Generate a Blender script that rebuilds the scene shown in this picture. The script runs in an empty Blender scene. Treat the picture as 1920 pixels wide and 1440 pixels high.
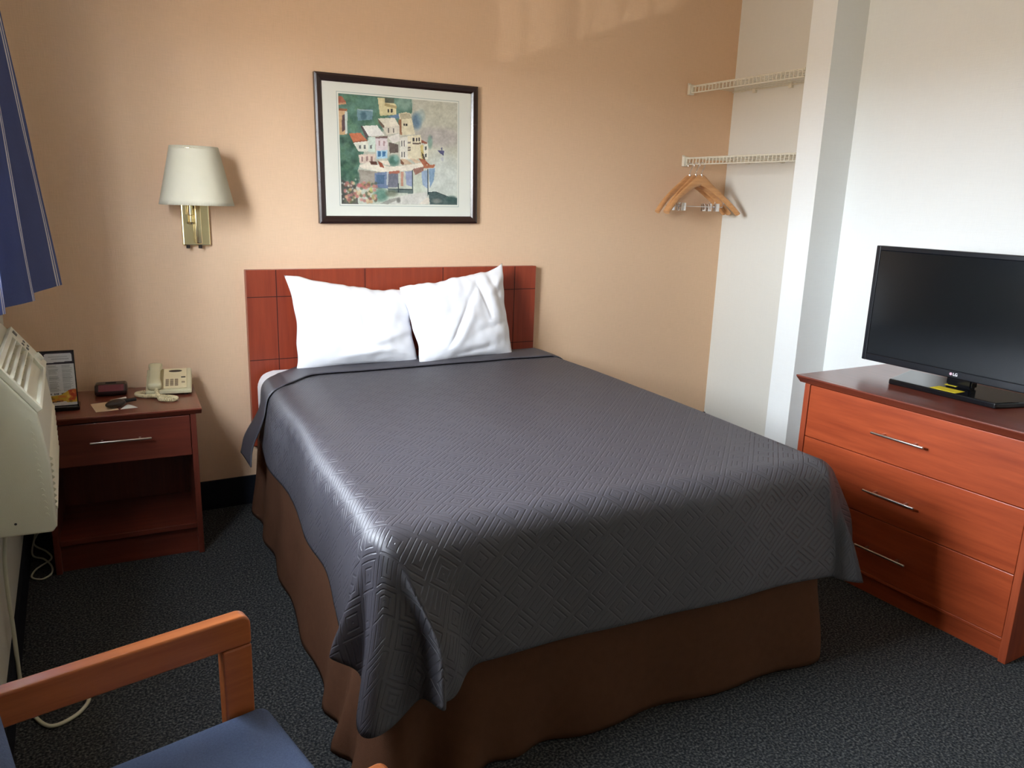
import bpy, bmesh, math, random
import numpy as np
from mathutils import Vector, Matrix, noise

sc = bpy.context.scene
C = sc.collection
R = math.radians
random.seed(4)

# ------------------------------------------------------------------ camera, sky, sun, exposure
def set_camera():
    cd = bpy.data.cameras.new('camera')
    co = bpy.data.objects.new('camera', cd)
    C.objects.link(co)
    cd.sensor_fit = 'HORIZONTAL'; cd.sensor_width = 36.0
    cd.lens = 36.0 * 1438.467 / 1920.0
    cd.clip_start = 0.02; cd.clip_end = 100
    rx, roll, rz = 1.33674943, 0.03268677, -0.52245612
    M = Matrix.Rotation(rz, 4, 'Z') @ Matrix.Rotation(rx, 4, 'X') @ Matrix.Rotation(roll, 4, 'Z')
    M.translation = Vector((-0.107305, -3.699163, 1.487120))
    co.matrix_world = M
    sc.camera = co
set_camera()

world = bpy.data.worlds.new('sky'); sc.world = world
world.use_nodes = True
wt = world.node_tree; wt.nodes.clear()
w_out = wt.nodes.new('ShaderNodeOutputWorld'); w_bg = wt.nodes.new('ShaderNodeBackground')
w_tc = wt.nodes.new('ShaderNodeTexCoord'); w_sep = wt.nodes.new('ShaderNodeSeparateXYZ')
w_rmp = wt.nodes.new('ShaderNodeValToRGB'); w_map = wt.nodes.new('ShaderNodeMapRange')
wt.links.new(w_tc.outputs['Generated'], w_sep.inputs[0])
wt.links.new(w_sep.outputs['Z'], w_map.inputs[0])
w_map.inputs[1].default_value = -0.4; w_map.inputs[2].default_value = 0.6
wt.links.new(w_map.outputs[0], w_rmp.inputs[0])
SKY = 10.5
e = w_rmp.color_ramp.elements           # position = (sin(elevation) + 0.4) / 1.4
w_map.inputs[1].default_value = -0.4; w_map.inputs[2].default_value = 1.0
e[0].position = 0.0; e[0].color = (0.24, 0.195, 0.145, 1)
e[1].position = 1.0; e[1].color = (0.20, 0.22, 0.24, 1)
for p_, c_ in ((0.275, (0.30, 0.245, 0.185, 1)), (0.31, (0.86, 0.93, 1.0, 1)), (0.70, (0.84, 0.94, 1.04, 1)), (0.83, (0.34, 0.37, 0.40, 1))):
    n = e.new(p_); n.color = c_
wt.links.new(w_rmp.outputs[0], w_bg.inputs[0]); w_bg.inputs[1].default_value = SKY
wt.links.new(w_bg.outputs[0], w_out.inputs[0])

# sunlight thrown up through the window from bright surfaces outside: the faint patch high on the back wall
sd = bpy.data.lights.new('reflected_sun', 'SUN'); so = bpy.data.objects.new('reflected_sun', sd)
C.objects.link(so)
sd.energy = 0.06; sd.angle = R(0.5); sd.color = (1.0, 0.95, 0.86)
SUN_DIR = Vector((1.8, 1.0, 0.665)).normalized()
so.rotation_euler = SUN_DIR.to_track_quat('-Z', 'Y').to_euler()
so.location = (-3, -3, 0.4)

# the window opening (in the left wall)
WY0, WY1, WZ0, WZ1 = -2.02, -1.06, 1.26, 2.25
XL = -0.37                       # inner face of the left wall
pd = bpy.data.lights.new('window_portal', 'AREA'); po = bpy.data.objects.new('window_portal', pd)
C.objects.link(po)
pd.shape = 'RECTANGLE'; pd.size = WY1 - WY0; pd.size_y = WZ1 - WZ0
po.location = (XL - 0.17, (WY0 + WY1) / 2, (WZ0 + WZ1) / 2)
po.rotation_euler = Vector((1, 0, 0)).to_track_quat('-Z', 'Z').to_euler()
pd.cycles.is_portal = True

vs = sc.view_settings
sc.display_settings.display_device = 'sRGB'
vs.view_transform = 'Standard'; vs.look = 'None'; vs.gamma = 1.0; vs.use_curve_mapping = False
vs.exposure = 3.3
sc.cycles.use_denoising = True
sc.cycles.max_bounces = 10; sc.cycles.diffuse_bounces = 6
sc.cycles.sample_clamp_indirect = 8.0

# ------------------------------------------------------------------ materials
def lin(c):
    return tuple(((v / 255.0) / 12.92 if v / 255.0 <= 0.04045 else ((v / 255.0 + 0.055) / 1.055) ** 2.4) for v in c) + (1.0,)

def mat(name, rgb, rough=0.6, metal=0.0, spec=0.5, var=0.0, vscale=20.0, bump=0.0, bscale=200.0, sheen=0.0, stretch=None, coat=0.0):
    m = bpy.data.materials.new(name); m.use_nodes = True
    nt = m.node_tree; b = nt.nodes['Principled BSDF']
    col = lin(rgb)
    b.inputs['Base Color'].default_value = col
    b.inputs['Roughness'].default_value = rough; b.inputs['Metallic'].default_value = metal
    b.inputs['Specular IOR Level'].default_value = spec
    if sheen: b.inputs['Sheen Weight'].default_value = sheen
    if coat: b.inputs['Coat Weight'].default_value = coat; b.inputs['Coat Roughness'].default_value = 0.15
    tc = nt.nodes.new('ShaderNodeTexCoord'); mp = nt.nodes.new('ShaderNodeMapping')
    nt.links.new(tc.outputs['Object'], mp.inputs[0])
    if stretch: mp.inputs['Scale'].default_value = stretch
    if var:
        nz = nt.nodes.new('ShaderNodeTexNoise'); nz.inputs['Scale'].default_value = vscale; nz.inputs['Detail'].default_value = 5
        nt.links.new(mp.outputs[0], nz.inputs['Vector'])
        mx = nt.nodes.new('ShaderNodeMix'); mx.data_type = 'RGBA'
        mx.inputs[6].default_value = tuple(v * (1 - var) for v in col[:3]) + (1,)
        mx.inputs[7].default_value = tuple(min(1, v * (1 + var)) for v in col[:3]) + (1,)
        nt.links.new(nz.outputs['Fac'], mx.inputs[0]); nt.links.new(mx.outputs[2], b.inputs['Base Color'])
    if bump:
        nz2 = nt.nodes.new('ShaderNodeTexNoise'); nz2.inputs['Scale'].default_value = bscale; nz2.inputs['Detail'].default_value = 3
        nt.links.new(mp.outputs[0], nz2.inputs['Vector'])
        bp = nt.nodes.new('ShaderNodeBump'); bp.inputs['Strength'].default_value = 1.0; bp.inputs['Distance'].default_value = bump
        nt.links.new(nz2.outputs['Fac'], bp.inputs['Height']); nt.links.new(bp.outputs[0], b.inputs['Normal'])
    return m

def wood(name, rgb, dark, rough=0.35, axis='Y', coat=0.2, s=1.0):
    m = bpy.data.materials.new(name); m.use_nodes = True
    nt = m.node_tree; b = nt.nodes['Principled BSDF']
    tc = nt.nodes.new('ShaderNodeTexCoord'); mp = nt.nodes.new('ShaderNodeMapping')
    nt.links.new(tc.outputs['Object'], mp.inputs[0])
    sc_ = [38 * s, 38 * s, 38 * s]; sc_['XYZ'.index(axis)] = 2.2 * s
    mp.inputs['Scale'].default_value = sc_
    nz = nt.nodes.new('ShaderNodeTexNoise'); nz.inputs['Scale'].default_value = 1.0; nz.inputs['Detail'].default_value = 8
    nz.inputs['Roughness'].default_value = 0.65
    nt.links.new(mp.outputs[0], nz.inputs['Vector'])
    rp = nt.nodes.new('ShaderNodeValToRGB')
    rp.color_ramp.elements[0].position = 0.28; rp.color_ramp.elements[0].color = lin(dark)
    rp.color_ramp.elements[1].position = 0.68; rp.color_ramp.elements[1].color = lin(rgb)
    nt.links.new(nz.outputs['Fac'], rp.inputs[0]); nt.links.new(rp.outputs[0], b.inputs['Base Color'])
    b.inputs['Roughness'].default_value = rough
    b.inputs['Coat Weight'].default_value = coat; b.inputs['Coat Roughness'].default_value = 0.25
    return m

def vcol_mat(name, rough=0.6, coat=0.0):
    m = bpy.data.materials.new(name); m.use_nodes = True
    nt = m.node_tree; b = nt.nodes['Principled BSDF']
    a = nt.nodes.new('ShaderNodeVertexColor'); a.layer_name = 'print'
    nt.links.new(a.outputs[0], b.inputs['Base Color'])
    b.inputs['Roughness'].default_value = rough
    if coat: b.inputs['Coat Weight'].default_value = coat; b.inputs['Coat Roughness'].default_value = 0.05
    return m

def wallpaper(name, rgb, bump=0.0006, warp=0.05):
    m = bpy.data.materials.new(name); m.use_nodes = True
    nt = m.node_tree; b = nt.nodes['Principled BSDF']
    tc = nt.nodes.new('ShaderNodeTexCoord')
    col = lin(rgb); hs = []
    for scl in ((35, 35, 700), (700, 700, 35)):
        mp = nt.nodes.new('ShaderNodeMapping'); mp.inputs['Scale'].default_value = scl
        nt.links.new(tc.outputs['Object'], mp.inputs[0])
        nz = nt.nodes.new('ShaderNodeTexNoise'); nz.inputs['Scale'].default_value = 0.5; nz.inputs['Detail'].default_value = 3
        nt.links.new(mp.outputs[0], nz.inputs['Vector']); hs.append(nz)
    ad = nt.nodes.new('ShaderNodeMath'); ad.operation = 'ADD'
    nt.links.new(hs[0].outputs['Fac'], ad.inputs[0]); nt.links.new(hs[1].outputs['Fac'], ad.inputs[1])
    mr = nt.nodes.new('ShaderNodeMapRange'); mr.inputs[1].default_value = 0.6; mr.inputs[2].default_value = 1.4
    nt.links.new(ad.outputs[0], mr.inputs[0])
    mx = nt.nodes.new('ShaderNodeMix'); mx.data_type = 'RGBA'
    mx.inputs[6].default_value = tuple(v * (1 - warp) for v in col[:3]) + (1,)
    mx.inputs[7].default_value = tuple(min(1, v * (1 + warp)) for v in col[:3]) + (1,)
    nt.links.new(mr.outputs[0], mx.inputs[0]); nt.links.new(mx.outputs[2], b.inputs['Base Color'])
    bp = nt.nodes.new('ShaderNodeBump'); bp.inputs['Distance'].default_value = bump; bp.inputs['Strength'].default_value = 1
    nt.links.new(ad.outputs[0], bp.inputs['Height']); nt.links.new(bp.outputs[0], b.inputs['Normal'])
    b.inputs['Roughness'].default_value = 0.75; b.inputs['Specular IOR Level'].default_value = 0.25
    return m

def carpet(name):
    m = bpy.data.materials.new(name); m.use_nodes = True
    nt = m.node_tree; b = nt.nodes['Principled BSDF']
    tc = nt.nodes.new('ShaderNodeTexCoord')
    v = nt.nodes.new('ShaderNodeTexVoronoi'); v.inputs['Scale'].default_value = 150
    nt.links.new(tc.outputs['Object'], v.inputs['Vector'])
    nz = nt.nodes.new('ShaderNodeTexNoise'); nz.inputs['Scale'].default_value = 140; nz.inputs['Detail'].default_value = 2
    nt.links.new(tc.outputs['Object'], nz.inputs['Vector'])
    rp = nt.nodes.new('ShaderNodeValToRGB')
    cr = rp.color_ramp.elements
    cr[0].position = 0.36; cr[0].color = lin((40, 43, 47))
    cr[1].position = 0.68; cr[1].color = lin((106, 107, 105))
    k = cr.new(0.50); k.color = lin((63, 66, 69))
    nt.links.new(nz.outputs['Fac'], rp.inputs[0])
    mx = nt.nodes.new('ShaderNodeMix'); mx.data_type = 'RGBA'; mx.blend_type = 'MULTIPLY'; mx.inputs[0].default_value = 0.6
    inv = nt.nodes.new('ShaderNodeMapRange'); inv.inputs[1].default_value = 0.0; inv.inputs[2].default_value = 0.7
    inv.inputs[3].default_value = 1.0; inv.inputs[4].default_value = 0.35
    nt.links.new(v.outputs['Distance'], inv.inputs[0])
    nt.links.new(rp.outputs[0], mx.inputs[6]); nt.links.new(inv.outputs[0], mx.inputs[7])
    nt.links.new(mx.outputs[2], b.inputs['Base Color'])
    bp = nt.nodes.new('ShaderNodeBump'); bp.inputs['Distance'].default_value = 0.004; bp.inputs['Strength'].default_value = 0.8
    nt.links.new(inv.outputs[0], bp.inputs['Height']); nt.links.new(bp.outputs[0], b.inputs['Normal'])
    b.inputs['Roughness'].default_value = 0.95; b.inputs['Specular IOR Level'].default_value = 0.1
    return m

def spread_mat(name, pattern=True):
    m = bpy.data.materials.new(name); m.use_nodes = True
    nt = m.node_tree; b = nt.nodes['Principled BSDF']; L = nt.links.new
    b.inputs['Base Color'].default_value = lin((72, 70, 77))
    b.inputs['Roughness'].default_value = 0.50; b.inputs['Specular IOR Level'].default_value = 0.85
    b.inputs['Anisotropic'].default_value = 0.85; b.inputs['Anisotropic Rotation'].default_value = 0.25
    tg = nt.nodes.new('ShaderNodeTangent'); tg.direction_type = 'UV_MAP'; tg.uv_map = 'cloth'
    L(tg.outputs[0], b.inputs['Tangent'])       # satin yarns run along the bed
    if not pattern: return m
    uv = nt.nodes.new('ShaderNodeUVMap'); uv.uv_map = 'cloth'
    mp = nt.nodes.new('ShaderNodeMapping'); mp.inputs['Rotation'].default_value = (0, 0, R(45)); mp.inputs['Scale'].default_value = (1 / 0.078,) * 3
    L(uv.outputs[0], mp.inputs[0])
    sp = nt.nodes.new('ShaderNodeSeparateXYZ'); L(mp.outputs[0], sp.inputs[0])
    def M(op, a, b_=None, c=None):
        q = nt.nodes.new('ShaderNodeMath'); q.operation = op
        for i, x in enumerate((a, b_, c)):
            if x is None: continue
            if isinstance(x, (int, float)): q.inputs[i].default_value = x
            else: L(x, q.inputs[i])
        return q.outputs[0]
    u, v = sp.outputs[0], sp.outputs[1]
    iu, iv = M('FLOOR', u), M('FLOOR', v)
    fu, fv = M('SUBTRACT', M('FRACT', u), 0.5), M('SUBTRACT', M('FRACT', v), 0.5)
    par = M('FLOORED_MODULO', M('ADD', iu, iv), 2.0)
    au, av = M('ABSOLUTE', fu), M('ABSOLUTE', fv)
    ringA = M('MAXIMUM', au, av)                                  # nested squares
    ringB = M('MAXIMUM', M('MULTIPLY', fv, -1.0), au)             # nested open combs
    d = M('ADD', M('MULTIPLY', ringA, M('SUBTRACT', 1.0, par)), M('MULTIPLY', ringB, par))
    ph = M('FRACT', M('ADD', M('MULTIPLY', d, 5.0), 0.5))
    tri = M('ABSOLUTE', M('SUBTRACT', ph, 0.5))
    ln = nt.nodes.new('ShaderNodeMapRange'); ln.interpolation_type = 'SMOOTHSTEP'
    ln.inputs[1].default_value = 0.03; ln.inputs[2].default_value = 0.20
    L(tri, ln.inputs[0])
    nz = nt.nodes.new('ShaderNodeTexNoise'); nz.inputs['Scale'].default_value = 700; L(uv.outputs[0], nz.inputs['Vector'])
    hh = M('ADD', ln.outputs[0], M('MULTIPLY', nz.outputs['Fac'], 0.15))
    bp = nt.nodes.new('ShaderNodeBump'); bp.inputs['Distance'].default_value = 0.0013; bp.inputs['Strength'].default_value = 1.0
    L(hh, bp.inputs['Height']); L(bp.outputs[0], b.inputs['Normal'])
    return m

M_peach = wallpaper('peach_wallpaper', (227, 193, 160))
M_white = wallpaper('white_wall_vinyl', (236, 238, 236), bump=0.0003, warp=0.02)
M_alcove = wallpaper('alcove_vinyl_shade_tint', (224, 222, 213), bump=0.0003, warp=0.02)  # white wall vinyl tinted darker to stand in for the alcove's shading
M_ceil = mat('ceiling_white', (236, 235, 230), 0.9, bump=0.001, bscale=120)
M_carpet = carpet('charcoal_carpet')
M_base = mat('carpet_baseboard', (30, 33, 40), 0.95, spec=0.1, bump=0.002, bscale=300, var=0.3, vscale=150)
M_panelwall = mat('cream_wall_paint', (205, 203, 188), 0.7, var=0.05, vscale=6)
M_frame_al = mat('window_aluminium', (180, 182, 184), 0.4, metal=0.6, var=0.05)
M_cherry_y = wood('cherry_veneer_y', (170, 76, 40), (134, 52, 25), axis='Y')
M_cherry_x = wood('cherry_veneer_x', (170, 78, 46), (132, 52, 28), axis='X')
M_cherry_z = wood('cherry_veneer_z', (166, 78, 46), (128, 50, 27), axis='Z')
M_night_x = wood('nightstand_veneer_x', (114, 53, 39), (86, 37, 27), axis='X')
M_night_z = wood('nightstand_veneer_z', (114, 53, 39), (86, 37, 27), axis='Z')
M_head = wood('headboard_veneer', (156, 66, 40), (128, 48, 29), axis='Z')
M_topwood = wood('dark_cherry_top', (124, 62, 46), (98, 44, 32), axis='Y', rough=0.28, coat=0.35)
M_topedge = wood('dark_cherry_edge', (92, 36, 28), (66, 24, 18), axis='Y')
M_groove = mat('groove_dark', (52, 16, 12), 0.8, var=0.1)
M_chairw = wood('chair_oak', (198, 114, 62), (164, 88, 46), axis='X', rough=0.3)
M_blue = mat('blue_upholstery', (90, 106, 140), 0.9, spec=0.2, var=0.28, vscale=260, bump=0.0015, bscale=500)
M_steel = mat('satin_steel', (215, 208, 200), 0.28, metal=1.0, var=0.03)
M_chrome = mat('chrome', (225, 225, 228), 0.12, metal=1.0, var=0.03)
M_brass = mat('polished_brass', (236, 222, 178), 0.2, metal=1.0, var=0.04, vscale=8)
M_shade = mat('pleated_lamp_shade', (212, 205, 182), 0.8, spec=0.2, var=0.04, vscale=30)
M_blackp = mat('black_gloss_plastic', (14, 15, 18), 0.14, var=0.1)
M_bezel = mat('tv_bezel', (16, 19, 25), 0.22, var=0.1)
M_screen = mat('tv_screen', (10, 15, 19), 0.16, spec=0.55, var=0.1, vscale=3)
M_blackm = mat('matte_black_plastic', (22, 21, 20), 0.5, var=0.1)
M_pframe = wood('dark_picture_frame', (50, 28, 24), (34, 18, 16), axis='X', rough=0.25)
M_mat = mat('picture_mat_board', (226, 226, 214), 0.5, var=0.015, vscale=60, coat=0.15)
M_matline = mat('mat_pencil_line', (150, 165, 158), 0.7, var=0.05)
M_linen = mat('white_bed_linen', (242, 242, 246), 0.85, spec=0.2, var=0.01, bump=0.0004, bscale=600)
M_skirt = mat('brown_bed_skirt', (92, 62, 46), 0.95, spec=0.1, var=0.12, vscale=40, bump=0.0008, bscale=400)
M_spread = spread_mat('charcoal_meander_bedspread')
M_spread_plain = spread_mat('charcoal_bedspread_reverse', False)
M_acbody = mat('beige_white_plastic', (214, 213, 194), 0.5, var=0.03, vscale=5, bump=0.0003, bscale=400)
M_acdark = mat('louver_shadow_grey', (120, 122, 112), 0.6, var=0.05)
M_acbtn = mat('control_button_grey', (90, 92, 86), 0.5, var=0.05)
M_wire = mat('white_coated_wire', (224, 218, 200), 0.4, var=0.02)
M_hwood = wood('hanger_maple', (218, 164, 112), (192, 136, 86), axis='X', s=2)
M_curt = mat('navy_curtain', (86, 98, 146), 0.85, spec=0.2, var=0.1, vscale=120, bump=0.0006, bscale=500)
def translucent(m, fac):
    nt = m.node_tree; b = nt.nodes['Principled BSDF']; t = nt.nodes.new('ShaderNodeBsdfTranslucent'); mx = nt.nodes.new('ShaderNodeMixShader')
    t.inputs[0].default_value = b.inputs['Base Color'].default_value; mx.inputs[0].default_value = fac
    nt.links.new(b.outputs[0], mx.inputs[1]); nt.links.new(t.outputs[0], mx.inputs[2]); nt.links.new(mx.outputs[0], nt.nodes['Material Output'].inputs[0])
translucent(M_curt, 0.4)
M_stripe = mat('pale_curtain_stripe', (200, 198, 202), 0.85, spec=0.2, var=0.03)
M_phone = mat('almond_phone_plastic', (200, 192, 156), 0.45, var=0.02)
M_phone2 = mat('cream_phone_panel', (222, 208, 168), 0.5, var=0.02)
M_phkey = mat('phone_keys_taupe', (150, 132, 106), 0.6, var=0.05)
M_dark = mat('dark_brown_plastic', (34, 22, 14), 0.3, var=0.1)
M_clock = mat('clock_dark_shell', (44, 30, 30), 0.3, var=0.1)
M_clockface = mat('clock_maroon_lens', (110, 52, 58), 0.2, var=0.2, vscale=40)
M_paper = mat('tan_paper_slip', (220, 190, 152), 0.85, var=0.1, vscale=30)
M_paperw = mat('white_paper_slip', (226, 226, 216), 0.85, var=0.05)
M_cord = mat('white_cord', (206, 206, 184), 0.5, var=0.03)
M_yellow = mat('sticker_and_reflection_yellow', (226, 204, 34), 0.6, var=0.03)
M_logo_w = mat('logo_white', (236, 234, 240), 0.4, var=0.02)
M_logo_r = mat('logo_rose', (200, 150, 170), 0.4, var=0.02)
M_bulb = mat('bulb_glass', (240, 238, 230), 0.3, var=0.02)

# ------------------------------------------------------------------ mesh helpers
def ob(name, bm, m, parent=None, smooth=None, bevel=0.0, bseg=2, subsurf=0):
    me = bpy.data.meshes.new(name)
    bmesh.ops.recalc_face_normals(bm, faces=bm.faces[:])
    if smooth is not None:
        for f in bm.faces: f.smooth = True
    bm.to_mesh(me); bm.free()
    for mm in (m if isinstance(m, (list, tuple)) else [m]): me.materials.append(mm)
    o = bpy.data.objects.new(name, me); C.objects.link(o)
    if smooth is not None and smooth < 180:
        me.set_sharp_from_angle(angle=R(smooth))
    if bevel:
        md = o.modifiers.new('bevel', 'BEVEL'); md.width = bevel; md.segments = bseg; md.limit_method = 'ANGLE'; md.angle_limit = R(40)
        md.harden_normals = False
    if subsurf:
        md = o.modifiers.new('sub', 'SUBSURF'); md.levels = subsurf; md.render_levels = subsurf
    if parent is not None: o.parent = parent
    return o

def thing(name, label, cat, loc=(0, 0, 0), rotz=0.0, group=None):
    o = bpy.data.objects.new(name, None); C.objects.link(o)
    o.location = loc; o.rotation_euler = (0, 0, rotz); o.empty_display_size = 0.05
    o['label'] = label; o['category'] = cat
    if group: o['group'] = group
    return o

def tag(o, label, cat, group=None):
    o['label'] = label; o['category'] = cat
    if group: o['group'] = group
    return o

def struct(o):
    o['kind'] = 'structure'; return o

def box(bm, x0, x1, y0, y1, z0, z1, mi=0):
    vs_ = [bm.verts.new((x, y, z)) for z in (z0, z1) for y in (y0, y1) for x in (x0, x1)]
    fs = [(0, 1, 3, 2), (4, 6, 7, 5), (0, 4, 5, 1), (2, 3, 7, 6), (0, 2, 6, 4), (1, 5, 7, 3)]
    for f in fs:
        q = bm.faces.new([vs_[i] for i in f]); q.material_index = mi
    return vs_

def bx(*a, **k):
    bm = bmesh.new(); box(bm, *a, **k); return bm

def prism(bm, poly, axis, a, b, mi=0):
    """extrude a 2D polygon along an axis: axis 'Y' -> poly is (x,z); 'X' -> (y,z); 'Z' -> (x,y)"""
    def P(p, t):
        return {'Y': (p[0], t, p[1]), 'X': (t, p[0], p[1]), 'Z': (p[0], p[1], t)}[axis]
    A = [bm.verts.new(P(p, a)) for p in poly]; B = [bm.verts.new(P(p, b)) for p in poly]
    n_ = len(poly)
    bm.faces.new(A).material_index = mi; bm.faces.new(B[::-1]).material_index = mi
    for i in range(n_):
        bm.faces.new((A[i], A[(i + 1) % n_], B[(i + 1) % n_], B[i])).material_index = mi

def tube(bm, pts, r, seg=8, closed=False, mi=0, caps=True):
    pts = [Vector(p) for p in pts]; n_ = len(pts)
    rings = []; up = None
    for i in range(n_):
        if closed: t = pts[(i + 1) % n_] - pts[i - 1]
        else: t = pts[min(i + 1, n_ - 1)] - pts[max(i - 1, 0)]
        t.normalize()
        if up is None:
            up = t.orthogonal().normalized()
        else:
            up = (up - t * up.dot(t))
            up = up.normalized() if up.length > 1e-6 else t.orthogonal().normalized()
        sd_ = t.cross(up)
        rr = r[i] if isinstance(r, (list, tuple)) else r
        rings.append([bm.verts.new(pts[i] + (up * math.cos(2 * math.pi * k / seg) + sd_ * math.sin(2 * math.pi * k / seg)) * rr) for k in range(seg)])
    m_ = n_ if closed else n_ - 1
    for i in range(m_):
        A, B = rings[i], rings[(i + 1) % n_]
        for k in range(seg):
            bm.faces.new((A[k], A[(k + 1) % seg], B[(k + 1) % seg], B[k])).material_index = mi
    if caps and not closed:
        bm.faces.new(rings[0]).material_index = mi; bm.faces.new(rings[-1][::-1]).material_index = mi

def catmull(pts, k=8, closed=False):
    P = [Vector(p) for p in pts]; n_ = len(P); out = []
    rng = range(n_ if closed else n_ - 1)
    for i in rng:
        if closed: a, b, c, d = P[i - 1], P[i], P[(i + 1) % n_], P[(i + 2) % n_]
        else: a, b, c, d = P[max(i - 1, 0)], P[i], P[i + 1], P[min(i + 2, n_ - 1)]
        for j in range(k):
            t = j / k
            out.append(0.5 * ((2 * b) + (c - a) * t + (2 * a - 5 * b + 4 * c - d) * t * t + (3 * b - a - 3 * c + d) * t ** 3))
    if not closed: out.append(P[-1])
    return out

def grid_mesh(name, nu, nv, fn, m, parent=None, uvfn=None, closed_u=False, thick=0.0, smooth=True, matfn=None, offset=-1.0):
    me = bpy.data.meshes.new(name)
    vs_ = [fn(i / (nu - 1) if not closed_u else i / nu, j / (nv - 1)) for j in range(nv) for i in range(nu)]
    fs = []
    for j in range(nv - 1):
        for i in range(nu if closed_u else nu - 1):
            i2 = (i + 1) % nu
            fs.append((j * nu + i, j * nu + i2, (j + 1) * nu + i2, (j + 1) * nu + i))
    me.from_pydata([tuple(v) for v in vs_], [], fs)
    if smooth: me.polygons.foreach_set('use_smooth', [True] * len(fs))
    for mm in (m if isinstance(m, (list, tuple)) else [m]): me.materials.append(mm)
    if uvfn:
        ul = me.uv_layers.new(name='cloth')
        for p in me.polygons:
            for li in p.loop_indices:
                vi = me.loops[li].vertex_index
                ul.data[li].uv = uvfn((vi % nu) / (nu - 1), (vi // nu) / (nv - 1))
    if matfn:
        k = 0
        for j in range(nv - 1):
            for i in range(nu if closed_u else nu - 1):
                me.polygons[k].material_index = matfn(i, j); k += 1
    me.update()
    o = bpy.data.objects.new(name, me); C.objects.link(o)
    if thick:
        md = o.modifiers.new('thick', 'SOLIDIFY'); md.thickness = thick; md.offset = offset
    if parent is not None: o.parent = parent
    return o

def rbox(bm, x0, x1, y0, y1, z0, z1, r=0.01, seg=3):
    """box with rounded edges"""
    b2 = bmesh.new(); box(b2, x0, x1, y0, y1, z0, z1)
    bmesh.ops.bevel(b2, geom=b2.edges[:], offset=r, segments=seg, affect='EDGES', profile=0.5)
    me = bpy.data.meshes.new('tmp'); b2.to_mesh(me); b2.free(); bm.from_mesh(me); bpy.data.meshes.remove(me)

def fold_copy(root, loc, rotz, label, group=None):
    r = root.copy(); C.objects.link(r); r.location = loc; r.rotation_euler = (0, 0, rotz); r['label'] = label
    if group: r['group'] = group
    for ch in list(root.children):
        c = ch.copy(); C.objects.link(c); c.parent = r
        for g in ch.children:
            d = g.copy(); C.objects.link(d); d.parent = c
    return r

def smooth01(t):
    t = max(0.0, min(1.0, t)); return t * t * (3 - 2 * t)

# ------------------------------------------------------------------ the room
# stub wall that closes the open wardrobe
SX, SY0, SY1 = 3.172, -0.845, -0.992
XR2 = 3.402                      # the room wall beyond the stub sits a little further in than the alcove wall
XR = 3.53; YB = 0.0; YF = -4.6; ZC = 2.9
struct(ob('floor', bx(XL - 0.2, XR + 0.2, YF - 0.2, YB + 0.2, -0.1, 0.0), M_carpet))
struct(ob('ceiling', bx(XL - 0.2, XR + 0.2, YF - 0.2, YB + 0.2, ZC, ZC + 0.1), M_ceil))
struct(ob('wall_back', bx(XL - 0.2, XR, YB, YB + 0.15, 0, ZC), M_peach))
struct(ob('wall_right', bx(XR2, XR + 0.15, YF - 0.15, SY1 - 0.0005, 0, ZC), M_white))
struct(ob('wall_alcove', bx(XR, XR + 0.15, SY1, YB + 0.15, 0, ZC), M_alcove))
struct(ob('wall_front', bx(XL - 0.2, XR2, YF - 0.15, YF, 0, ZC), M_panelwall))
bm = bmesh.new()
box(bm, XL - 0.15, XL, YF, WY0, 0, ZC); box(bm, XL - 0.15, XL, WY1, YB, 0, ZC)
box(bm, XL - 0.15, XL, WY0, WY1, 0, WZ0); box(bm, XL - 0.15, XL, WY0, WY1, WZ1, ZC)
struct(ob('wall_left', bm, M_panelwall))
struct(ob('wall_closet', bx(SX, XR, SY1, SY0, 0, ZC), M_white))
# baseboards
struct(ob('baseboard_back', bx(XL, XR, -0.012, 0, 0, 0.142), M_base))
struct(ob('baseboard_left', bx(XL, XL + 0.012, YF, -0.012, 0, 0.125), M_base))
struct(ob('baseboard_right', bx(XR2 - 0.012, XR2, YF, SY1, 0, 0.142), M_base))

# window in the left wall
def window():
    root = bpy.data.objects.new('window_1', None); C.objects.link(root); struct(root)
    root.location = (XL - 0.09, (WY0 + WY1) / 2, WZ0)
    hw, hh = (WY1 - WY0) / 2, WZ1 - WZ0
    bm = bmesh.new()
    for a in (-hw, hw - 0.035): box(bm, -0.02, 0.02, a, a + 0.035, 0, hh)
    for a in (0, hh - 0.035): box(bm, -0.02, 0.02, -hw + 0.035, hw - 0.035, a, a + 0.035)
    box(bm, -0.015, 0.015, -0.02, 0.02, 0.035, hh - 0.035)
    f = ob('window_frame', bm, M_frame_al, root, bevel=0.003)
    m = bpy.data.materials.new('window_glass'); m.use_nodes = True; nt = m.node_tree; nt.nodes.remove(nt.nodes['Principled BSDF'])
    t = nt.nodes.new('ShaderNodeBsdfTransparent'); g = nt.nodes.new('ShaderNodeBsdfGlossy'); g.inputs['Roughness'].default_value = 0.02
    mx = nt.nodes.new('ShaderNodeMixShader'); mx.inputs[0].default_value = 0.06
    nt.links.new(t.outputs[0], mx.inputs[1]); nt.links.new(g.outputs[0], mx.inputs[2])
    nt.links.new(mx.outputs[0], nt.nodes['Material Output'].inputs[0])
    ob('window_pane', bx(-0.003, 0.003, -hw + 0.03, hw - 0.03, 0.03, hh - 0.03), m, root)
    # unseen slim bars outside the glass, added to stripe the sun patch
    bm = bmesh.new()
    for k in range(8):
        y = -1.297 - 0.1135 * (k - 0) - root.location.y
        if -hw < y < hw: tube(bm, [(-0.055, y, 0), (-0.055, y, hh)], 0.007, 8)
    ob('unseen_patch_bars', bm, M_blackm, root, smooth=60)
window()

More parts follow.
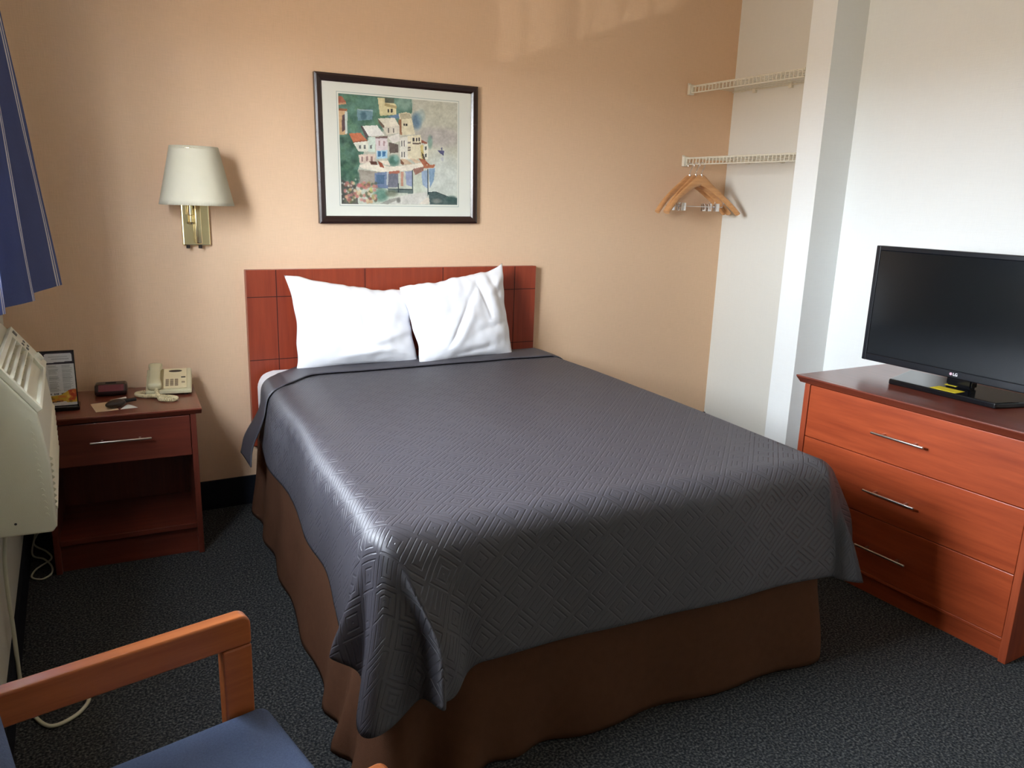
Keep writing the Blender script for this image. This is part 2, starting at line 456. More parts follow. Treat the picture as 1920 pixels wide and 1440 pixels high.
# ------------------------------------------------------------------ bed
BED = Vector((1.365, -0.105, 0.0)); BROT = R(-3.8)
bed = thing('bed', 'large bed with white mattress and brown bed skirt against the peach wall', 'bed', BED, BROT)
HW, BL, ZT = 0.765, 2.015, 0.685
def rounded_slab(hw, l, z0, z1, r, n_=7):
    bm = bmesh.new(); rbox(bm, -hw, hw, -l, 0, z0, z1, r, n_); return bm
ob('mattress', rounded_slab(HW + 0.006, BL, 0.36, ZT, 0.075), M_linen, bed, smooth=180)
ob('box_spring', rounded_slab(HW - 0.02, BL - 0.02, 0.13, 0.36, 0.03, 3), M_skirt, bed, smooth=60)
for sx in (-1, 1):
    for y in (-0.15, -1.85):
        ob('bed_foot', bx(sx * 0.55 - 0.03, sx * 0.55 + 0.03, y - 0.03, y + 0.03, 0, 0.13), M_blackm, bed)

def skirt():
    r = 0.06
    pts = []
    hw, l = HW + 0.005, BL + 0.01
    def arc(cx, cy, a0, a1):
        return [(cx + r * math.cos(R(a0 + (a1 - a0) * k / 8)), cy + r * math.sin(R(a0 + (a1 - a0) * k / 8))) for k in range(9)]
    def seg(a, b, k):
        return [(a[0] + (b[0] - a[0]) * i / k, a[1] + (b[1] - a[1]) * i / k) for i in range(k)]
    pts += seg((-hw, -0.02), (-hw, -l + r), 70) + arc(-hw + r, -l + r, 180, 270) + seg((-hw + r, -l), (hw - r, -l), 60) + arc(hw - r, -l + r, 270, 360) + seg((hw, -l + r), (hw, -0.02), 70) + [(hw, -0.02)]
    n_ = len(pts); s = [0.0]
    for i in range(1, n_): s.append(s[-1] + math.dist(pts[i], pts[i - 1]))
    def fn(u, v):
        i = min(int(round(u * (n_ - 1))), n_ - 1)
        a, b = pts[max(i - 1, 0)], pts[min(i + 1, n_ - 1)]
        tx, ty = b[0] - a[0], b[1] - a[1]; q = math.hypot(tx, ty); nx, ny = ty / q, -tx / q
        z = 0.40 * (1 - v) + 0.004
        d = v
        w = 0.005 + 0.015 * d
        off = w * (math.sin(s[i] * 17 + 1.3 * math.sin(s[i] * 3.1)) * 0.5 + 0.55 * noise.noise(Vector((s[i] * 5, d * 1.7, 3))))
        off *= smooth01((v - 0.12) / 0.5)
        off += 0.004 + 0.036 * d * smooth01(d)
        # gathered folds near the foot-left corner
        near = math.exp(-((s[i] - (l + 0.0)) / 0.30) ** 2)
        off += near * d * d * (0.045 * math.sin(s[i] * 34 + d * 2.5) + 0.028)
        mid = math.exp(-((s[i] - (l + 0.9)) / 0.5) ** 2)
        off += mid * 0.022 * math.sin(d * math.pi) * d * (0.6 + 0.5 * math.sin(s[i] * 6))
        return off, z
    def fn2(u, v):
        i = min(int(round(u * (n_ - 1))), n_ - 1)
        off, z = fn(u, v)
        cx, cy = pts[i][0], pts[i][1] + l / 2
        a, b = pts[max(i - 1, 0)], pts[min(i + 1, n_ - 1)]
        tx, ty = b[0] - a[0], b[1] - a[1]; q = math.hypot(tx, ty); nx, ny = ty / q, -tx / q
        if nx * cx + ny * cy < 0: nx, ny = -nx, -ny
        return (pts[i][0] + nx * off, pts[i][1] + ny * off, z)
    grid_mesh('bed_skirt', n_, 22, fn2, M_skirt, bed, thick=0.002)
skirt()

# ------------------------------------------------------------------ bedspread
spread = thing('bedspread', 'charcoal grey bedspread woven with a meander relief, draped over the bed', 'bedspread', BED, BROT)
ER = 0.075                    # edge rounding
WI, LI = HW + 0.012 - ER, BL + 0.012 - ER
ZS = ZT + 0.012
HEM_L, HEM_R, HEM_F = 0.325, 0.44, 0.425
def prof(s, beta):
    q = ER * math.pi / 2 - ER * beta
    if s <= 0: return 0.0, 0.0
    if s < q: return ER * math.sin(s / ER), ER * (1 - math.cos(s / ER))
    a = q / ER
    return ER * math.sin(a) + (s - q) * math.sin(beta), ER * (1 - math.cos(a)) + (s - q) * math.cos(beta)
FOLD = {-1: ((6, 48, 86), (12, 14, 9), (0.10, 0.080, 0.070)), 1: ((0, 38, 90), (12, 12, 7), (0.075, 0.085, 0.045))}
def cloth(X, Y, lift=0.0):
    sx = -1 if X < 0 else 1
    wi = WI if X < 0 else WI + 0.03 * smooth01(-Y / 0.8)
    ax = max(0.0, abs(X) - wi)
    b = max(0.0, -Y - LI)
    x0 = max(-wi, min(wi, X)); y0 = max(-LI, Y)
    wr = 0.004 * noise.noise(Vector((X * 2.2, Y * 2.2, 0.0))) + 0.0025 * noise.noise(Vector((X * 6, Y * 3, 5.0)))
    sag = 0.004 * smooth01((-Y - 1.2) / 0.9)
    if ax == 0 and b == 0:
        return (x0, y0, ZS + wr - sag + lift)
    near = smooth01((-Y - LI + 0.40) / 0.40)          # 1 at the foot corner, 0 further up the side
    if b == 0:
        beta = R(6) + R(5) * smooth01((Y + 0.55) / 0.4) * (1 if sx < 0 else 0)
        o, d = prof(ax, beta)
        fade = smooth01(ax / 0.2)
        o += fade * (0.010 * math.sin(Y * 9 + 1) + 0.012 * noise.noise(Vector((Y * 4, ax * 2, 2 + sx)))) + 0.004 * fade
        o += (0.022 if sx < 0 else 0.12) * near * smooth01(ax / 0.3)
        d += 0.03 * near * smooth01(ax / 0.3)
        return (x0 + sx * (o + lift), y0, ZS - sag + wr * (1 - fade) - d + lift * 0.3)
    q = 0.22                                            # reach of the corner folds along the foot edge
    if ax == 0:
        o, d = prof(b, R(5))
        fade = smooth01(b / 0.2)
        o += fade * (0.006 * math.sin(X * 8) + 0.009 * noise.noise(Vector((X * 4, b * 2, 9))))
        t = smooth01(1 - (wi - abs(X)) / q); k = smooth01((b - 0.07) / 0.30)
        o += (0.045 if sx < 0 else 0.0) * k * t ** 2
        d += (0.055 if sx < 0 else 0.01) * t * smooth01(b / 0.4)
        return (x0 - sx * SHIFT[sx] * t * k, y0 - o, ZS - sag - d + wr * (1 - fade))
    r = math.hypot(ax, b); th = math.degrees(math.atan2(b, ax))
    HS = HEM_L if sx < 0 else HEM_R
    rh = min(HS / math.cos(R(th)), HEM_F / math.sin(R(th)))
    ex = 0.06 if sx < 0 else 0.012
    want = HS + 0.03 + (HEM_F + ex - HS - 0.03) * smooth01(th / 60) + (0.05 if sx < 0 else 0.03) * math.sin(R(2 * th)) ** 2
    r = r * (1 + (want / rh - 1) * smooth01(r / 0.3))
    beta = R(5 + 9 * math.sin(R(2 * th)))
    o, d = prof(r, beta)
    k = smooth01((r - 0.07) / 0.30)
    rid = 0.0
    for c_, w_, h_ in zip(*FOLD[sx]):
        rid += h_ * math.exp(-((th - c_) / w_) ** 2)
    o2 = o + k * (rid - 0.045) * (r / 0.4) * smooth01(th / 8)
    o2 += k * 0.045 * smooth01((th - 80) / 10) * (1 if sx < 0 else 0.0)
    o2 += (0.022 if sx < 0 else 0.12) * smooth01((30 - th) / 30) * smooth01(ax / 0.3)
    o2 = max(o2, 0.012 + 0.055 * k * (1 - (0.6 if sx < 0 else 0.75) * math.exp(-((th - (27 if sx < 0 else 66)) / 11) ** 2)))
    cs, sn = math.cos(R(th)), math.sin(R(th))
    t2 = smooth01((th - 25) / 65)
    return (x0 + sx * o2 * cs - sx * SHIFT[sx] * t2 * k, y0 - o2 * sn, ZS - sag - d)
SHIFT = {-1: 0.085, 1: -0.055}
X0, X1, Y0, Y1 = -(WI + HEM_L), WI + 0.03 + HEM_R, -0.075, -(LI + HEM_F)
def head_edge(X):
    return -0.045 + 0.055 * max(-0.75, min(0.75, X)) - 0.17 * smooth01((-X - 0.54) / 0.20)
def sp_fn(u, v):
    X = X0 + (X1 - X0) * u; y_ = head_edge(X) - 0.01; Y = y_ + (Y1 - y_) * v
    return cloth(X, Y)
grid_mesh('spread_cloth', 200, 230, sp_fn, M_spread, spread, uvfn=lambda u, v: (X0 + (X1 - X0) * u, Y0 + (Y1 - Y0) * v), thick=0.004, offset=1.0)
FB = 0.21
def band_fn(u, v):
    X = X0 - 0.075 + (X1 - X0 + 0.085) * u; Y = head_edge(X) - FB * v
    lf = 0.011 + 0.004 * math.sin(math.pi * v)
    x, y, z = cloth(X, Y, lf)
    out = smooth01((abs(X) - WI - 0.15) / 0.2)
    if X < 0: x -= 0.045 * out * (1 - 0.3 * v); y += 0.05 * out
    return (x, y + 0.006 * noise.noise(Vector((X * 3, v, 7))), z)
grid_mesh('turned_down_edge', 200, 16, band_fn, M_spread_plain, spread, uvfn=lambda u, v: (X0 + (X1 - X0) * u, -v * FB), thick=0.005, offset=1.0)

# ------------------------------------------------------------------ headboard
def headboard():
    t = thing('headboard', 'reddish cherry panel headboard with scored grid lines fixed to the wall', 'headboard', (1.353, -0.023, 0.30))
    hw, z1 = 0.775, 0.842
    bm = bmesh.new(); box(bm, -hw, hw, -0.02, 0.02, 0, z1)
    ob('panel', bm, M_head, t, bevel=0.002)
    bm = bmesh.new()
    g = 0.0035
    for x in (-hw + 0.135, -0.21, 0.21, hw - 0.135):
        box(bm, x - g / 2, x + g / 2, -0.0207, -0.0195, 0.02, z1 - 0.001)
    for z in (z1 - 0.125, 0.42):
        for a, b in ((-hw + 0.001, hw - 0.001),): box(bm, a, b, -0.0206, -0.0195, z - g / 2, z + g / 2)
    ob('scored_lines', bm, M_groove, t)
headboard()

# ------------------------------------------------------------------ pillows
def pillow(name, label, c, T, seed, creases, tilt):
    """c: four corners TL,TR,BR,BL (front sheet plane), T half thickness"""
    TL, TR, BR, BL_ = [Vector(p) for p in c]
    nrm = (TR - TL).cross(BL_ - TL).normalized()
    if nrm.y > 0: nrm = -nrm
    def side(s):
        def fn(u, v):
            a, b = 2 * u - 1, 2 * v - 1
            # edges bow inwards between the pointed corners
            k = 0.035
            uu = u + k * (-a) * (1 - b * b) * 1.0 * (abs(a) ** 1.5); vv = v + k * 1.2 * (-b) * (1 - a * a) * (abs(b) ** 1.5)
            if v < 0.5: vv += (0.5 - v) * 2 * (0.035 * noise.noise(Vector((a * 2.6 + seed * 3, 1.5, 0))) + 0.012 * noise.noise(Vector((a * 9 + seed, 4.5, 0))))
            uu += (abs(a) ** 3) * (0.018 * noise.noise(Vector((b * 2.5 + seed, 8.5 + a, 0))))
            p = TL * (1 - uu) * (1 - vv) + TR * uu * (1 - vv) + BR * uu * vv + BL_ * (1 - uu) * vv
            th = T * ((1 - abs(a) ** 2.6) ** 0.62) * ((1 - abs(b) ** 2.6) ** 0.62)
            edge = (1 - a * a) * (1 - b * b)
            wv = 0.010 * noise.noise(Vector((a * 2.2 + seed, b * 2.2, s))) + 0.005 * noise.noise(Vector((a * 6 + seed, b * 5, s)))
            for (u0, v0, u1, v1, w, h) in creases:
                d = Vector((u1 - u0, v1 - v0)); q = Vector((u - u0, v - v0)); tt = max(0, min(1, q.dot(d) / d.length_squared))
                dist = (q - d * tt).length
                wv += h * math.exp(-(dist / w) ** 2) * math.sin(math.pi * (0.12 + 0.76 * tt))
            # gathers along the side seams
            wv += 0.006 * math.sin(b * 16 + seed) * math.exp(-((1 - abs(a)) / 0.2) ** 2)
            return p + nrm * s * (th + wv * edge ** 0.4 * (1 if s > 0 else 0.5))
        return fn
    N, M_ = 74, 60
    me = bpy.data.meshes.new(name); vs_, fs = [], []
    f1, f2 = side(1), side(-1); idx = {}
    for s, f in ((0, f1), (1, f2)):
        for j in range(M_):
            for i in range(N):
                if s == 1 and (i in (0, N - 1) or j in (0, M_ - 1)): idx[(s, i, j)] = idx[(0, i, j)]; continue
                idx[(s, i, j)] = len(vs_); vs_.append(tuple(f(i / (N - 1), j / (M_ - 1))))
        for j in range(M_ - 1):
            for i in range(N - 1):
                q = (idx[(s, i, j)], idx[(s, i + 1, j)], idx[(s, i + 1, j + 1)], idx[(s, i, j + 1)])
                fs.append(q if s else q[::-1])
    me.from_pydata(vs_, [], fs); me.polygons.foreach_set('use_smooth', [True] * len(fs)); me.materials.append(M_linen)
    bm = bmesh.new(); bm.from_mesh(me); bmesh.ops.recalc_face_normals(bm, faces=bm.faces[:]); bm.to_mesh(me); bm.free()
    o = bpy.data.objects.new(name, me); C.objects.link(o)
    return tag(o, label, 'pillow', 'pillows on the bed')
pillow('pillow', 'plump white pillow on the left, partly tucked behind the other pillow',
       ((0.735, -0.125, 1.13), (1.345, -0.145, 1.035), (1.35, -0.235, 0.69), (0.745, -0.235, 0.69)), 0.085, 1.0,
       [(0.45, 0.05, 0.5, 0.55, 0.02, 0.006), (0.55, 0.75, 0.95, 0.55, 0.05, 0.010), (0.3, 0.9, 0.75, 0.82, 0.04, 0.012), (0.05, 0.15, 0.3, 0.35, 0.06, -0.01)], 0)
pillow('pillow', 'creased white pillow on the right with a pointed top corner above the headboard',
       ((1.255, -0.21, 1.065), (1.865, -0.13, 1.165), (1.885, -0.245, 0.69), (1.33, -0.30, 0.69)), 0.085, 7.3,
       [(0.28, 0.82, 0.52, 0.36, 0.018, -0.016), (0.52, 0.36, 0.66, 0.12, 0.03, -0.010), (0.34, 0.84, 0.60, 0.34, 0.06, 0.012), (0.66, 0.12, 0.74, 0.55, 0.018, -0.012), (0.72, 0.1, 0.84, 0.6, 0.05, 0.010), (0.80, 0.05, 0.92, 0.5, 0.03, -0.010), (0.55, 0.7, 0.95, 0.62, 0.04, -0.008),
        (0.35, 0.95, 0.75, 0.88, 0.035, -0.014), (0.1, 0.1, 0.2, 0.75, 0.05, -0.022), (0.05, 0.35, 0.3, 0.2, 0.05, 0.016), (0.8, 0.25, 1.0, 0.05, 0.05, 0.02)], 0)

# ------------------------------------------------------------------ nightstand
NS = thing('nightstand', 'cherry wood nightstand with one drawer over an open shelf beside the bed', 'nightstand', (0.005, -0.462, 0), R(-3.2))
def nightstand():
    w, d, h = 0.272, 0.41, 0.637
    t = 0.022
    bm = bmesh.new()
    # slab with an under-bevelled edge, built as a stack of two outlines
    o_ = 0.022
    prism(bm, [(-w - o_, h), (w + o_, h), (w + o_, h - 0.006), (w - 0.002, h - 0.028), (-w + 0.002, h - 0.028), (-w - o_, h - 0.006)], 'Y', 0.0, d + 0.01)
    prism(bm, [(-o_, h), (-o_, h - 0.006), (0.001, h - 0.028), (0.001, h)], 'X', -w - o_, w + o_)
    ob('tabletop', bm, M_topwood, NS, bevel=0.0015)
    for sx in (-1, 1):
        a = sx * w; b = sx * (w - t)
        ob('side_panel', bx(min(a, b), max(a, b), 0.004, d, 0, h - 0.029), M_night_z, NS, bevel=0.002)
    ob('back_panel', bx(-w + t, w - t, d - 0.012, d, 0.06, h - 0.03), M_night_z, NS)
    ob('shelf', bx(-w + t, w - t, 0.006, d - 0.013, 0.115, 0.137), M_night_x, NS, bevel=0.002)
    ob('toe_board', bx(-w + t, w - t, 0.03, 0.045, 0, 0.114), M_night_x, NS)
    ob('divider', bx(-w + t, w - t, 0.02, d - 0.013, 0.435, 0.449), M_night_x, NS)
    dr = ob('drawer', bx(-w + t + 0.002, w - t - 0.002, 0.002, 0.022, 0.437, h - 0.032), M_night_x, NS, bevel=0.0025)
    bm = bmesh.new(); rbox(bm, -0.112, 0.104, -0.026, -0.018, 0.527, 0.536, 0.003)
    for x in (-0.07, 0.062): box(bm, x - 0.004, x + 0.004, -0.02, 0.003, 0.528, 0.535)
    ob('drawer_handle', bm, M_steel, dr, smooth=50)
nightstand()

# ------------------------------------------------------------------ dresser
DR = thing('dresser', 'wide cherry wood dresser with three drawers and a dark overhanging top', 'dresser', (2.545, -2.045, 0), 0)
def dresser():
    L0, L1 = 0.47, -0.482        # local y: far (left in view) and near end
    h = 0.813; d = 0.80; t = 0.026
    bm = bmesh.new(); o_ = 0.028
    prism(bm, [(L0 + o_, h), (L1 - o_, h), (L1 - o_, h - 0.006), (L1, h - 0.034), (L0, h - 0.034), (L0 + o_, h - 0.006)], 'X', 0.0, d)
    prism(bm, [(-o_, h), (-o_, h - 0.006), (0.001, h - 0.034), (0.001, h)], 'Y', L1 - o_, L0 + o_)
    ob('dresser_top', bm, M_topwood, DR, bevel=0.0015)
    for a, b in ((L0 - t, L0), (L1, L1 + t)):
        ob('side_panel', bx(0.0, d, a, b, 0, h - 0.035), M_cherry_z, DR, bevel=0.002)
    ob('carcass', bx(0.03, d - 0.01, L1 + t, L0 - t, 0.075, h - 0.036), M_cherry_y, DR)
    ob('toe_board', bx(0.018, 0.035, L1 + t, L0 - t, 0, 0.074), M_cherry_y, DR)
    zs = [(0.556, h - 0.037), (0.323, 0.553), (0.088, 0.320)]
    hz = [0.662, 0.4265, 0.195]
    for (z0, z1), z in zip(zs, hz):
        dr = ob('drawer', bx(0.003, 0.028, L1 + t + 0.002, L0 - t - 0.002, z0, z1), M_cherry_y, DR, bevel=0.002)
        yc = 0.015
        bm = bmesh.new(); rbox(bm, -0.028, -0.019, yc - 0.108, yc + 0.108, z - 0.0045, z + 0.0045, 0.003)
        for y in (-0.065, 0.065): box(bm, -0.021, 0.004, yc + y - 0.004, yc + y + 0.004, z - 0.0035, z + 0.0035)
        ob('drawer_handle', bm, M_steel, dr, smooth=50)
    bm = bmesh.new(); box(bm, 0.002, 0.03, L1 + t, L0 - t, 0.074, 0.087)
    ob('bottom_rail', bm, M_cherry_y, DR, bevel=0.002)
dresser()

# ------------------------------------------------------------------ television
TV = thing('television', 'black flat television on a stand on the dresser', 'television', (2.86, -2.03, 0.813))
def tv():
    # base plate
    zb = 0.022
    bm = bmesh.new()
    prism(bm, [(-0.122, 0.208), (0.135, 0.285), (0.135, -0.285), (-0.122, -0.215)], 'Z', 0.0, zb)
    base = ob('stand_base', bm, M_blackp, TV, bevel=0.005, bseg=3)
    bm = bmesh.new(); box(bm, 0.005, 0.05, -0.05, 0.05, zb, 0.16)
    bmesh.ops.bevel(bm, geom=bm.edges[:], offset=0.006, segments=2, affect='EDGES')
    ob('stand_neck', bm, M_blackp, TV, smooth=40)
    # housing: screen front faces -x
    y0, y1, z0, z1 = -0.418, 0.418, 0.057, 0.542
    b = 0.020; bb = 0.030
    bm = bmesh.new()
    prism(bm, [(-0.012, z0), (-0.012, z1), (0.02, z1), (0.055, z1 - 0.08), (0.06, z0 + 0.07), (0.02, z0)], 'Y', y0, y1)
    hs = ob('housing', bm, M_bezel, TV, bevel=0.004)
    bm = bmesh.new()
    for a in ((y0, y0 + b, z0, z1), (y1 - b, y1, z0, z1), (y0 + b, y1 - b, z1 - b, z1), (y0 + b, y1 - b, z0, z0 + bb)):
        box(bm, -0.020, -0.0125, *a)
    ob('bezel', bm, M_bezel, TV, bevel=0.003)
    ob('screen', bx(-0.0165, -0.0122, y0 + b + 0.0005, y1 - b - 0.0005, z0 + bb + 0.0005, z1 - b - 0.0005), M_screen, TV)
    # maker's mark under the screen: a round badge and two letters
    lg = bpy.data.objects.new('maker_mark', None)
    cx, cz = 0.020, z0 + 0.016
    bm = bmesh.new()
    ring = [(cx + 0.0056 * math.cos(R(a)), cz + 0.0056 * math.sin(R(a))) for a in range(0, 360, 20)]
    prism(bm, ring, 'X', -0.0222, -0.0201)
    bd = ob('maker_badge', bm, M_logo_r, TV, smooth=40)
    bm = bmesh.new()
    arc = [(-0.0226, cx + 0.0038 * math.cos(R(a)), cz + 0.0038 * math.sin(R(a))) for a in range(80, 370, 15)]
    tube(bm, arc, 0.0006, 6)
    tube(bm, [(-0.0226, cx, cz), (-0.0226, cx - 0.0038, cz)], 0.0008, 6)
    tube(bm, [(-0.0226, cx, cz + 0.002), (-0.0226, cx, cz - 0.002)], 0.0008, 6)
    ob('badge_face', bm, M_logo_w, bd, smooth=60)
    bpy.data.objects.remove(lg)
    cu = bpy.data.curves.new('mark', 'FONT'); cu.body = 'LG'; cu.size = 0.0155; cu.extrude = 0.0006; cu.offset = 0.0003
    to = bpy.data.objects.new('mark', cu); C.objects.link(to)
    bpy.context.view_layer.update()
    me = bpy.data.meshes.new_from_object(to.evaluated_get(bpy.context.evaluated_depsgraph_get()))
    C.objects.unlink(to); bpy.data.objects.remove(to)
    me.materials.append(M_logo_w)
    lo = bpy.data.objects.new('maker_letters', me); C.objects.link(lo); lo.parent = TV
    lo.rotation_euler = (R(90), 0, R(-90)); lo.location = (-0.0210, cx - 0.0075, cz - 0.0054)
    # yellow sticker on the base, and a smaller strip further back standing for its reflection
    st = ob('sticker', bx(-0.112, -0.052, -0.062, 0.040, zb + 0.0002, zb + 0.0010), M_yellow, TV)
    st['label'] = 'yellow sticker'
    st = ob('sticker', bx(0.0, 0.030, 0.004, 0.052, zb + 0.0002, zb + 0.0010), M_yellow, TV)
    st['label'] = 'yellow sticker'
tv()

# ------------------------------------------------------------------ painted prints (colour per face on a fine grid)
def inside(p, poly):
    x, y = p; c = False; j = len(poly) - 1
    for i in range(len(poly)):
        xi, yi = poly[i]; xj, yj = poly[j]
        if (yi > y) != (yj > y) and x < (xj - xi) * (y - yi) / (yj - yi) + xi: c = not c
        j = i
    return c

def painted(name, parent, corner, ux, uz, nu, nv, img, m, nrm=None):
    """img: (nv,nu,3) sRGB 0..255 rows from the top; corner is top-left"""
    me = bpy.data.meshes.new(name); c = Vector(corner); ux, uz = Vector(ux), Vector(uz)
    vs_ = [tuple(c + ux * (i / nu) + uz * (j / nv)) for j in range(nv + 1) for i in range(nu + 1)]
    fs = [(j * (nu + 1) + i, (j + 1) * (nu + 1) + i, (j + 1) * (nu + 1) + i + 1, j * (nu + 1) + i + 1) for j in range(nv) for i in range(nu)]
    me.from_pydata(vs_, [], fs); me.materials.append(m)
    a = np.clip(img / 255.0, 0, 1); a = np.where(a <= 0.04045, a / 12.92, ((a + 0.055) / 1.055) ** 2.4)
    col = np.ones((nv * nu, 4, 4), np.float32); col[:, :, :3] = a.reshape(-1, 1, 3)
    at = me.attributes.new('print', 'FLOAT_COLOR', 'CORNER'); at.data.foreach_set('color', col.ravel())
    me.update()
    o = bpy.data.objects.new(name, me); C.objects.link(o); o.parent = parent
    return o

class Canvas:
    def __init__(s, nu, nv, base): s.nu, s.nv = nu, nv; s.a = np.zeros((nv, nu, 3)) + np.array(base, float); s.yy, s.xx = np.mgrid[0:nv, 0:nu]; s.U = (s.xx + .5) / nu; s.V = (s.yy + .5) / nv
    def poly(s, pts, col, al=1.0):
        m = np.zeros(s.U.shape, bool); j = len(pts) - 1
        for i in range(len(pts)):
            xi, yi = pts[i]; xj, yj = pts[j]
            if yi != yj:
                cnd = ((yi > s.V) != (yj > s.V)) & (s.U < (xj - xi) * (s.V - yi) / (yj - yi) + xi)
                m ^= cnd
            j = i
        s.a[m] = s.a[m] * (1 - al) + np.array(col, float) * al
    def blob(s, u, v, ru, rv, col, al=0.8, soft=1.0):
        d = ((s.U - u) / ru) ** 2 + ((s.V - v) / rv) ** 2
        w = (np.clip(1.3 - d, 0, 1) ** soft * al)[..., None]; w = np.minimum(w, al)
        s.a = s.a * (1 - w) + np.array(col, float) * w
    def line(s, p, q, w, col, al=1.0):
        px, py = p; qx, qy = q; asp = 0.84
        dx, dy = qx - px, (qy - py) * asp; L2 = dx * dx + dy * dy + 1e-9
        t = np.clip(((s.U - px) * dx + (s.V - py) * asp * dy) / L2, 0, 1)
        d = np.hypot(s.U - px - t * dx, (s.V - py) * asp - t * dy)
        m = d < w; s.a[m] = s.a[m] * (1 - al) + np.array(col, float) * al
    def grain(s, amp, k, seed):
        rs = np.random.RandomState(seed); n_ = rs.rand(s.nv // k + 2, s.nu // k + 2, 1)
        fx = s.xx / k; fy = s.yy / k; ix = fx.astype(int); iy = fy.astype(int); tx = (fx - ix)[..., None]; ty = (fy - iy)[..., None]
        v = n_[iy, ix] * (1 - tx) * (1 - ty) + n_[iy, ix + 1] * tx * (1 - ty) + n_[iy + 1, ix] * (1 - tx) * ty + n_[iy + 1, ix + 1] * tx * ty
        s.a += (v - .5) * 2 * amp

def harbour():
    cv = Canvas(236, 196, (192, 190, 172))
    def q(*pts):
        # crop coordinates -> 0..1 on the print (bilinear corners)
        out = []
        for x, y in pts:
            v = (y - 275) / 890.0
            for _ in range(4):
                xl, xr = 268 + 37 * v, 1325 - 15 * v; u = (x - xl) / (xr - xl)
                yt, yb = 275 + 70 * u, 1160 + 30 * u; v = (y - yt) / (yb - yt)
            out.append((u, v))
        return out
    def P(col, *pts, al=1.0): cv.poly(q(*pts), col, al)
    def Bl(x, y, rx, ry, col, al=.8, soft=1.0): (u, v), = q((x, y)); cv.blob(u, v, rx / 1050, ry / 870, col, al, soft)
    def Ln(x0, y0, x1, y1, w, col, al=1.0): a, b = q((x0, y0), (x1, y1)); cv.line(a, b, w / 1050, col, al)
    # sky and sea
    cv.a += (np.clip((cv.V - .35) / .65, 0, 1)[..., None]) * np.array((4, 12, 14))
    Bl(1150, 620, 240, 90, (176, 166, 164), .6); Bl(1150, 430, 200, 120, (192, 190, 170), .6)
    Bl(1180, 960, 200, 220, (206, 212, 204), .8)
    # green hillside
    P((92, 128, 112), (265, 270), (900, 300), (905, 420), (820, 520), (600, 560), (520, 640), (430, 900), (440, 1000), (300, 1170))
    for k in range(70):
        rs = random.Random(k); x, y = rs.uniform(330, 640), rs.uniform(290, 560)
        Bl(x, y, 40, 34, rs.choice([(88, 126, 112), (106, 146, 128), (70, 104, 92), (96, 132, 96)]), .5)
    for k in range(80):
        rs = random.Random(100 + k); x, y = rs.uniform(290, 440), rs.uniform(610, 980)
        Bl(x, y, 30, 30, rs.choice([(58, 92, 76), (74, 108, 90), (92, 126, 98), (46, 72, 60)]), .55)
    Bl(820, 350, 80, 60, (128, 158, 142), .8); Bl(850, 340, 60, 70, (140, 166, 152), .6)
    Bl(945, 490, 50, 75, (92, 122, 146), .85); Bl(985, 450, 40, 60, (140, 166, 170), .5)
    # ruin on the hill
    P((120, 150, 166), (425, 400), (560, 400), (555, 480), (430, 490), al=.8); Bl(480, 450, 30, 34, (60, 92, 104), .8)
    P((178, 192, 196), (430, 395), (560, 408), (560, 416), (430, 404), al=.7)
    # left tower
    P((196, 150, 116), (268, 330), (330, 345), (340, 360), (272, 366)); P((166, 100, 76), (270, 300), (300, 300), (335, 345), (272, 352))
    P((204, 170, 128), (272, 405), (340, 405), (345, 600), (276, 600)); P((150, 94, 66), (270, 395), (346, 395), (346, 412), (270, 412))
    P((206, 214, 206), (325, 415), (345, 420), (346, 590), (330, 595)); P((96, 76, 78), (300, 450), (322, 440), (330, 560), (304, 580))
    # upper yellow house
    P((214, 202, 156), (600, 305), (660, 310), (760, 360), (765, 440), (620, 450)); P((172, 154, 108), (662, 350), (768, 372), (764, 392), (660, 372))
    P((92, 98, 84), (662, 305), (745, 310), (745, 350), (662, 345))
    for x in (692, 722): P((58, 56, 52), (x - 7, 395), (x + 7, 395), (x + 7, 425), (x - 7, 422))
    P((102, 130, 160), (690, 455), (800, 430), (800, 468), (740, 470))
    # tower house right
    P((222, 212, 180), (785, 430), (850, 420), (890, 430), (930, 600), (800, 605)); P((188, 176, 146), (790, 430), (880, 430), (900, 470), (800, 478))
    P((150, 104, 74), (780, 480), (806, 478), (812, 600), (794, 600))
    for x in (832, 852): P((50, 48, 46), (x - 8, 510), (x + 8, 510), (x + 8, 530), (x - 8, 530))
    # middle roofs and houses
    P((228, 220, 200), (600, 470), (748, 465), (786, 525), (660, 545)); P((120, 98, 84), (600, 470), (660, 530), (655, 560), (610, 505))
    P((214, 206, 188), (640, 545), (790, 525), (792, 585), (680, 600)); 
    for x in (690, 735): P((90, 84, 78), (x, 548), (x + 8, 548), (x + 8, 585), (x, 585))
    P((230, 228, 220), (465, 530), (595, 525), (660, 605), (520, 615)); P((88, 74, 74), (455, 530), (470, 530), (522, 610), (505, 640))
    P((192, 112, 78), (360, 590), (455, 585), (510, 645), (395, 660)); P((150, 90, 66), (395, 655), (512, 640), (510, 654), (400, 664))
    P((222, 222, 206), (395, 664), (520, 650), (520, 735), (440, 735)); P((206, 220, 206), (520, 620), (580, 620), (580, 740), (520, 740))
    for x in (452, 490, 545): P((112, 116, 112), (x - 9, 685), (x + 9, 682), (x + 9, 712), (x - 9, 714))
    P((216, 204, 204), (582, 625), (680, 622), (690, 700), (684, 790), (590, 790)); P((120, 96, 92), (580, 618), (685, 610), (684, 628), (580, 630))
    P((170, 206, 222), (592, 730), (685, 724), (684, 790), (596, 795))
    for x in (615, 655):
        P((70, 118, 160), (x - 14, 735), (x + 14, 735), (x + 14, 775), (x - 14, 778)); P((170, 140, 140), (x - 8, 650), (x + 8, 650), (x + 8, 690), (x - 8, 690))
